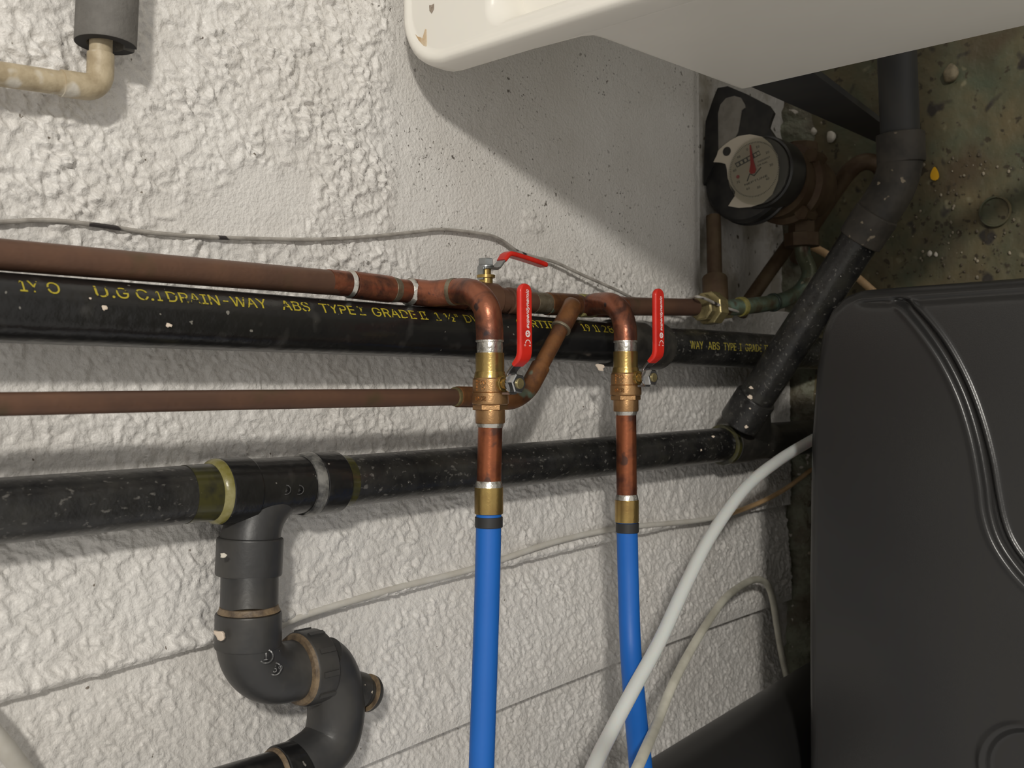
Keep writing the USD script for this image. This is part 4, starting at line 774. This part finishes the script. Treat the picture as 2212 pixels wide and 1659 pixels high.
def height(x, y):
    pp = shapely.points(x, y)
    sl_ = np.where(shapely.contains(RL, pp), 1, -1) * shapely.distance(pp, LL); sr_ = np.where(shapely.contains(RR, pp), 1, -1) * shapely.distance(pp, LR)
    h = -0.0055 * sm(-0.0015, 0.006, sl_) + 0.0065 * sm(-0.0050, -0.0005, sr_) + 0.0026 * np.exp(-((sr_ - 0.0012) / 0.0024) ** 2) + 0.0008 * np.exp(-((sl_ + 0.003) / 0.003) ** 2) + 0.0012 * np.exp(-((sl_ - 0.011) / 0.0016) ** 2) * sm(-.003, -.008, sr_)
    db = shapely.distance(pp, bandL); h = h - 0.003 * np.exp(-(db / 0.005) ** 2)
    dk = np.hypot(x - kc[0], y - kc[1]); h = h - 0.008 * sm(0.046, 0.038, dk) + 0.002 * np.exp(-((dk - 0.049) / 0.003) ** 2)
    return h
N_ = 500
def outline(d):
    l = (LP.buffer(-d) if d > 0 else LP).exterior; o = np.array([l.interpolate(t, normalized=True).coords[0] for t in np.linspace(0, 1, N_, endpoint=False)])
    return o
def ordered(d):
    o = outline(d); k = np.argmin(np.hypot(o[:, 0] + 0.54, o[:, 1] + 0.80)); return np.roll(o, -k, 0)
def rngz(d, z, hh=False):
    o = ordered(d); zz = np.full(N_, z) + (height(o[:, 0], o[:, 1]) if hh else 0); return np.column_stack([o, zz])
so = thing('softener_cabinet', 'large black plastic cabinet with a moulded lid in the right foreground', 'softener cabinet', (-0.2, -0.5, 0.0))
obj(so, 'cabinet', loft([rngz(0.02, 0.0), rngz(0.02, ZL - 0.04)]), 'tank', smooth=40)
skirt = loft([rngz(0.012, ZL - .045), rngz(0.0, ZL - .045), rngz(0.0, ZL - 0.014), rngz(0.0008, ZL - 0.0095), rngz(0.0030, ZL - 0.0052), rngz(0.0062, ZL - 0.0022), rngz(0.0100, ZL - 0.0005), rngz(0.0125, ZL), rngz(0.0150, ZL, True)], False, False)
st_ = 0.0016; b_ = LP.bounds; xs = np.arange(b_[0], b_[2] + st_, st_); ys = np.arange(b_[1], b_[3] + st_, st_); GX, GY = np.meshgrid(xs, ys, indexing='ij')
GZ = ZL + 0.0001 + height(GX.ravel(), GY.ravel()); inn_ = LP.buffer(-0.0130); shapely.prepare(inn_); ok = shapely.contains(inn_, shapely.points(GX.ravel(), GY.ravel()))
idx = np.arange(GX.size).reshape(GX.shape); q = np.stack([idx[:-1, :-1], idx[1:, :-1], idx[1:, 1:], idx[:-1, 1:]], -1).reshape(-1, 4); q = q[ok[q].all(1)]
used, qi = np.unique(q, return_inverse=True); q = qi.reshape(q.shape)
top = (np.column_stack([GX.ravel(), GY.ravel(), GZ])[used], q)
obj(so, 'lid', cat_(skirt, top), 'lid', smooth=50)
tk = thing('black_tank', 'black plastic tank standing behind the cabinet at the lower right', 'tank', (-0.5, -0.118, 0.0))
qa, qb = W(1420, 1659, .118), W(1731, 1473, .118); sl = (qb[0] - qa[0]) / (qb[2] - qa[2]); rr0 = 0.086; xc = qb[0] - rr0
rz = lambda z: max(qb[0] + sl * (z - qb[2]) - xc, 0.02)
obj(tk, 'shell', lathe((xc, -.118, 0), ez, [(0, rz(0) - .006), (.002, rz(.002) - .002), (.01, rz(.01))] + [(z, rz(z)) for z in np.linspace(.05, .70, 12)] + [(.72, rz(.70) - .006), (.73, rz(.70) - .02), (.75, .05), (.752, .02)], 96), 'tank')

# ================================================================== THINGS ON THE FLOOR
p = Zp(2019, 375, 0.02)
solo('yellow_tag', hull(np.array([Zp(a, b, z) for a, b in [(2019 + 9 * math.cos(t) + 2 * math.sin(2 * t), 375 + 15 * math.sin(t)) for t in np.linspace(0, 6.1, 14)] for z in (0.0, .0025)])), 'orange', 'small bright yellow plastic tag on the floor beside the elbow', 'tag')
p = Zp(2150, 457, 0.001)
solo('ring', lathe(p - ez * .002, ez, [(0, .021), (.003, .0222), (.005, .0215), (.005, .0195), (.003, .019), (.001, .0185)], 40), 'floor', 'dirty round cap set in the floor', 'cap')
for k, (px, py, s, m_, lab) in enumerate([(2056, 160, .013, 'stone', 'tan stone lying alone on the floor near the top right'), (1758, 284, .006, 'crumb', 'pale crumb nearest the wall beside the meter'), (1797, 295, .009, 'crumb', 'larger pale crumb between the meter and the waste pipe'),
                                          (2008, 548, .0045, 'crumb', 'white crumb in front of the cabinet, the larger of a close pair'), (2021, 550, .0035, 'crumb', 'white crumb in front of the cabinet, the smaller of a close pair')]):
    solo('stone' if m_ == 'stone' else 'crumb', pebble(Zp(px, py, 0.0) - ez * .003, s, 3 + k), m_, lab, 'stone' if m_ == 'stone' else 'crumb', smooth=True)
deb = []
for k in range(160):
    px, py = RNG.uniform(1850, 2212), RNG.uniform(330, 600); q_ = Zp(px, py, 0.0)
    deb.append(pebble(q_ - ez * .002, RNG.uniform(.0008, .0028), 50 + k))
for k in range(140):
    x_ = RNG.uniform(-.3, .45)
    if abs(x_ - foot[0]) < .07 or .15 < x_ < .26: continue
    deb.append(pebble((x_, -RNG.uniform(.005, .05), .004), RNG.uniform(.001, .004), 250 + k))
solo('grit', cat_(*deb), 'grit', 'scattered grit and paint crumbs over the green floor', 'grit', kind='stuff', smooth=True)
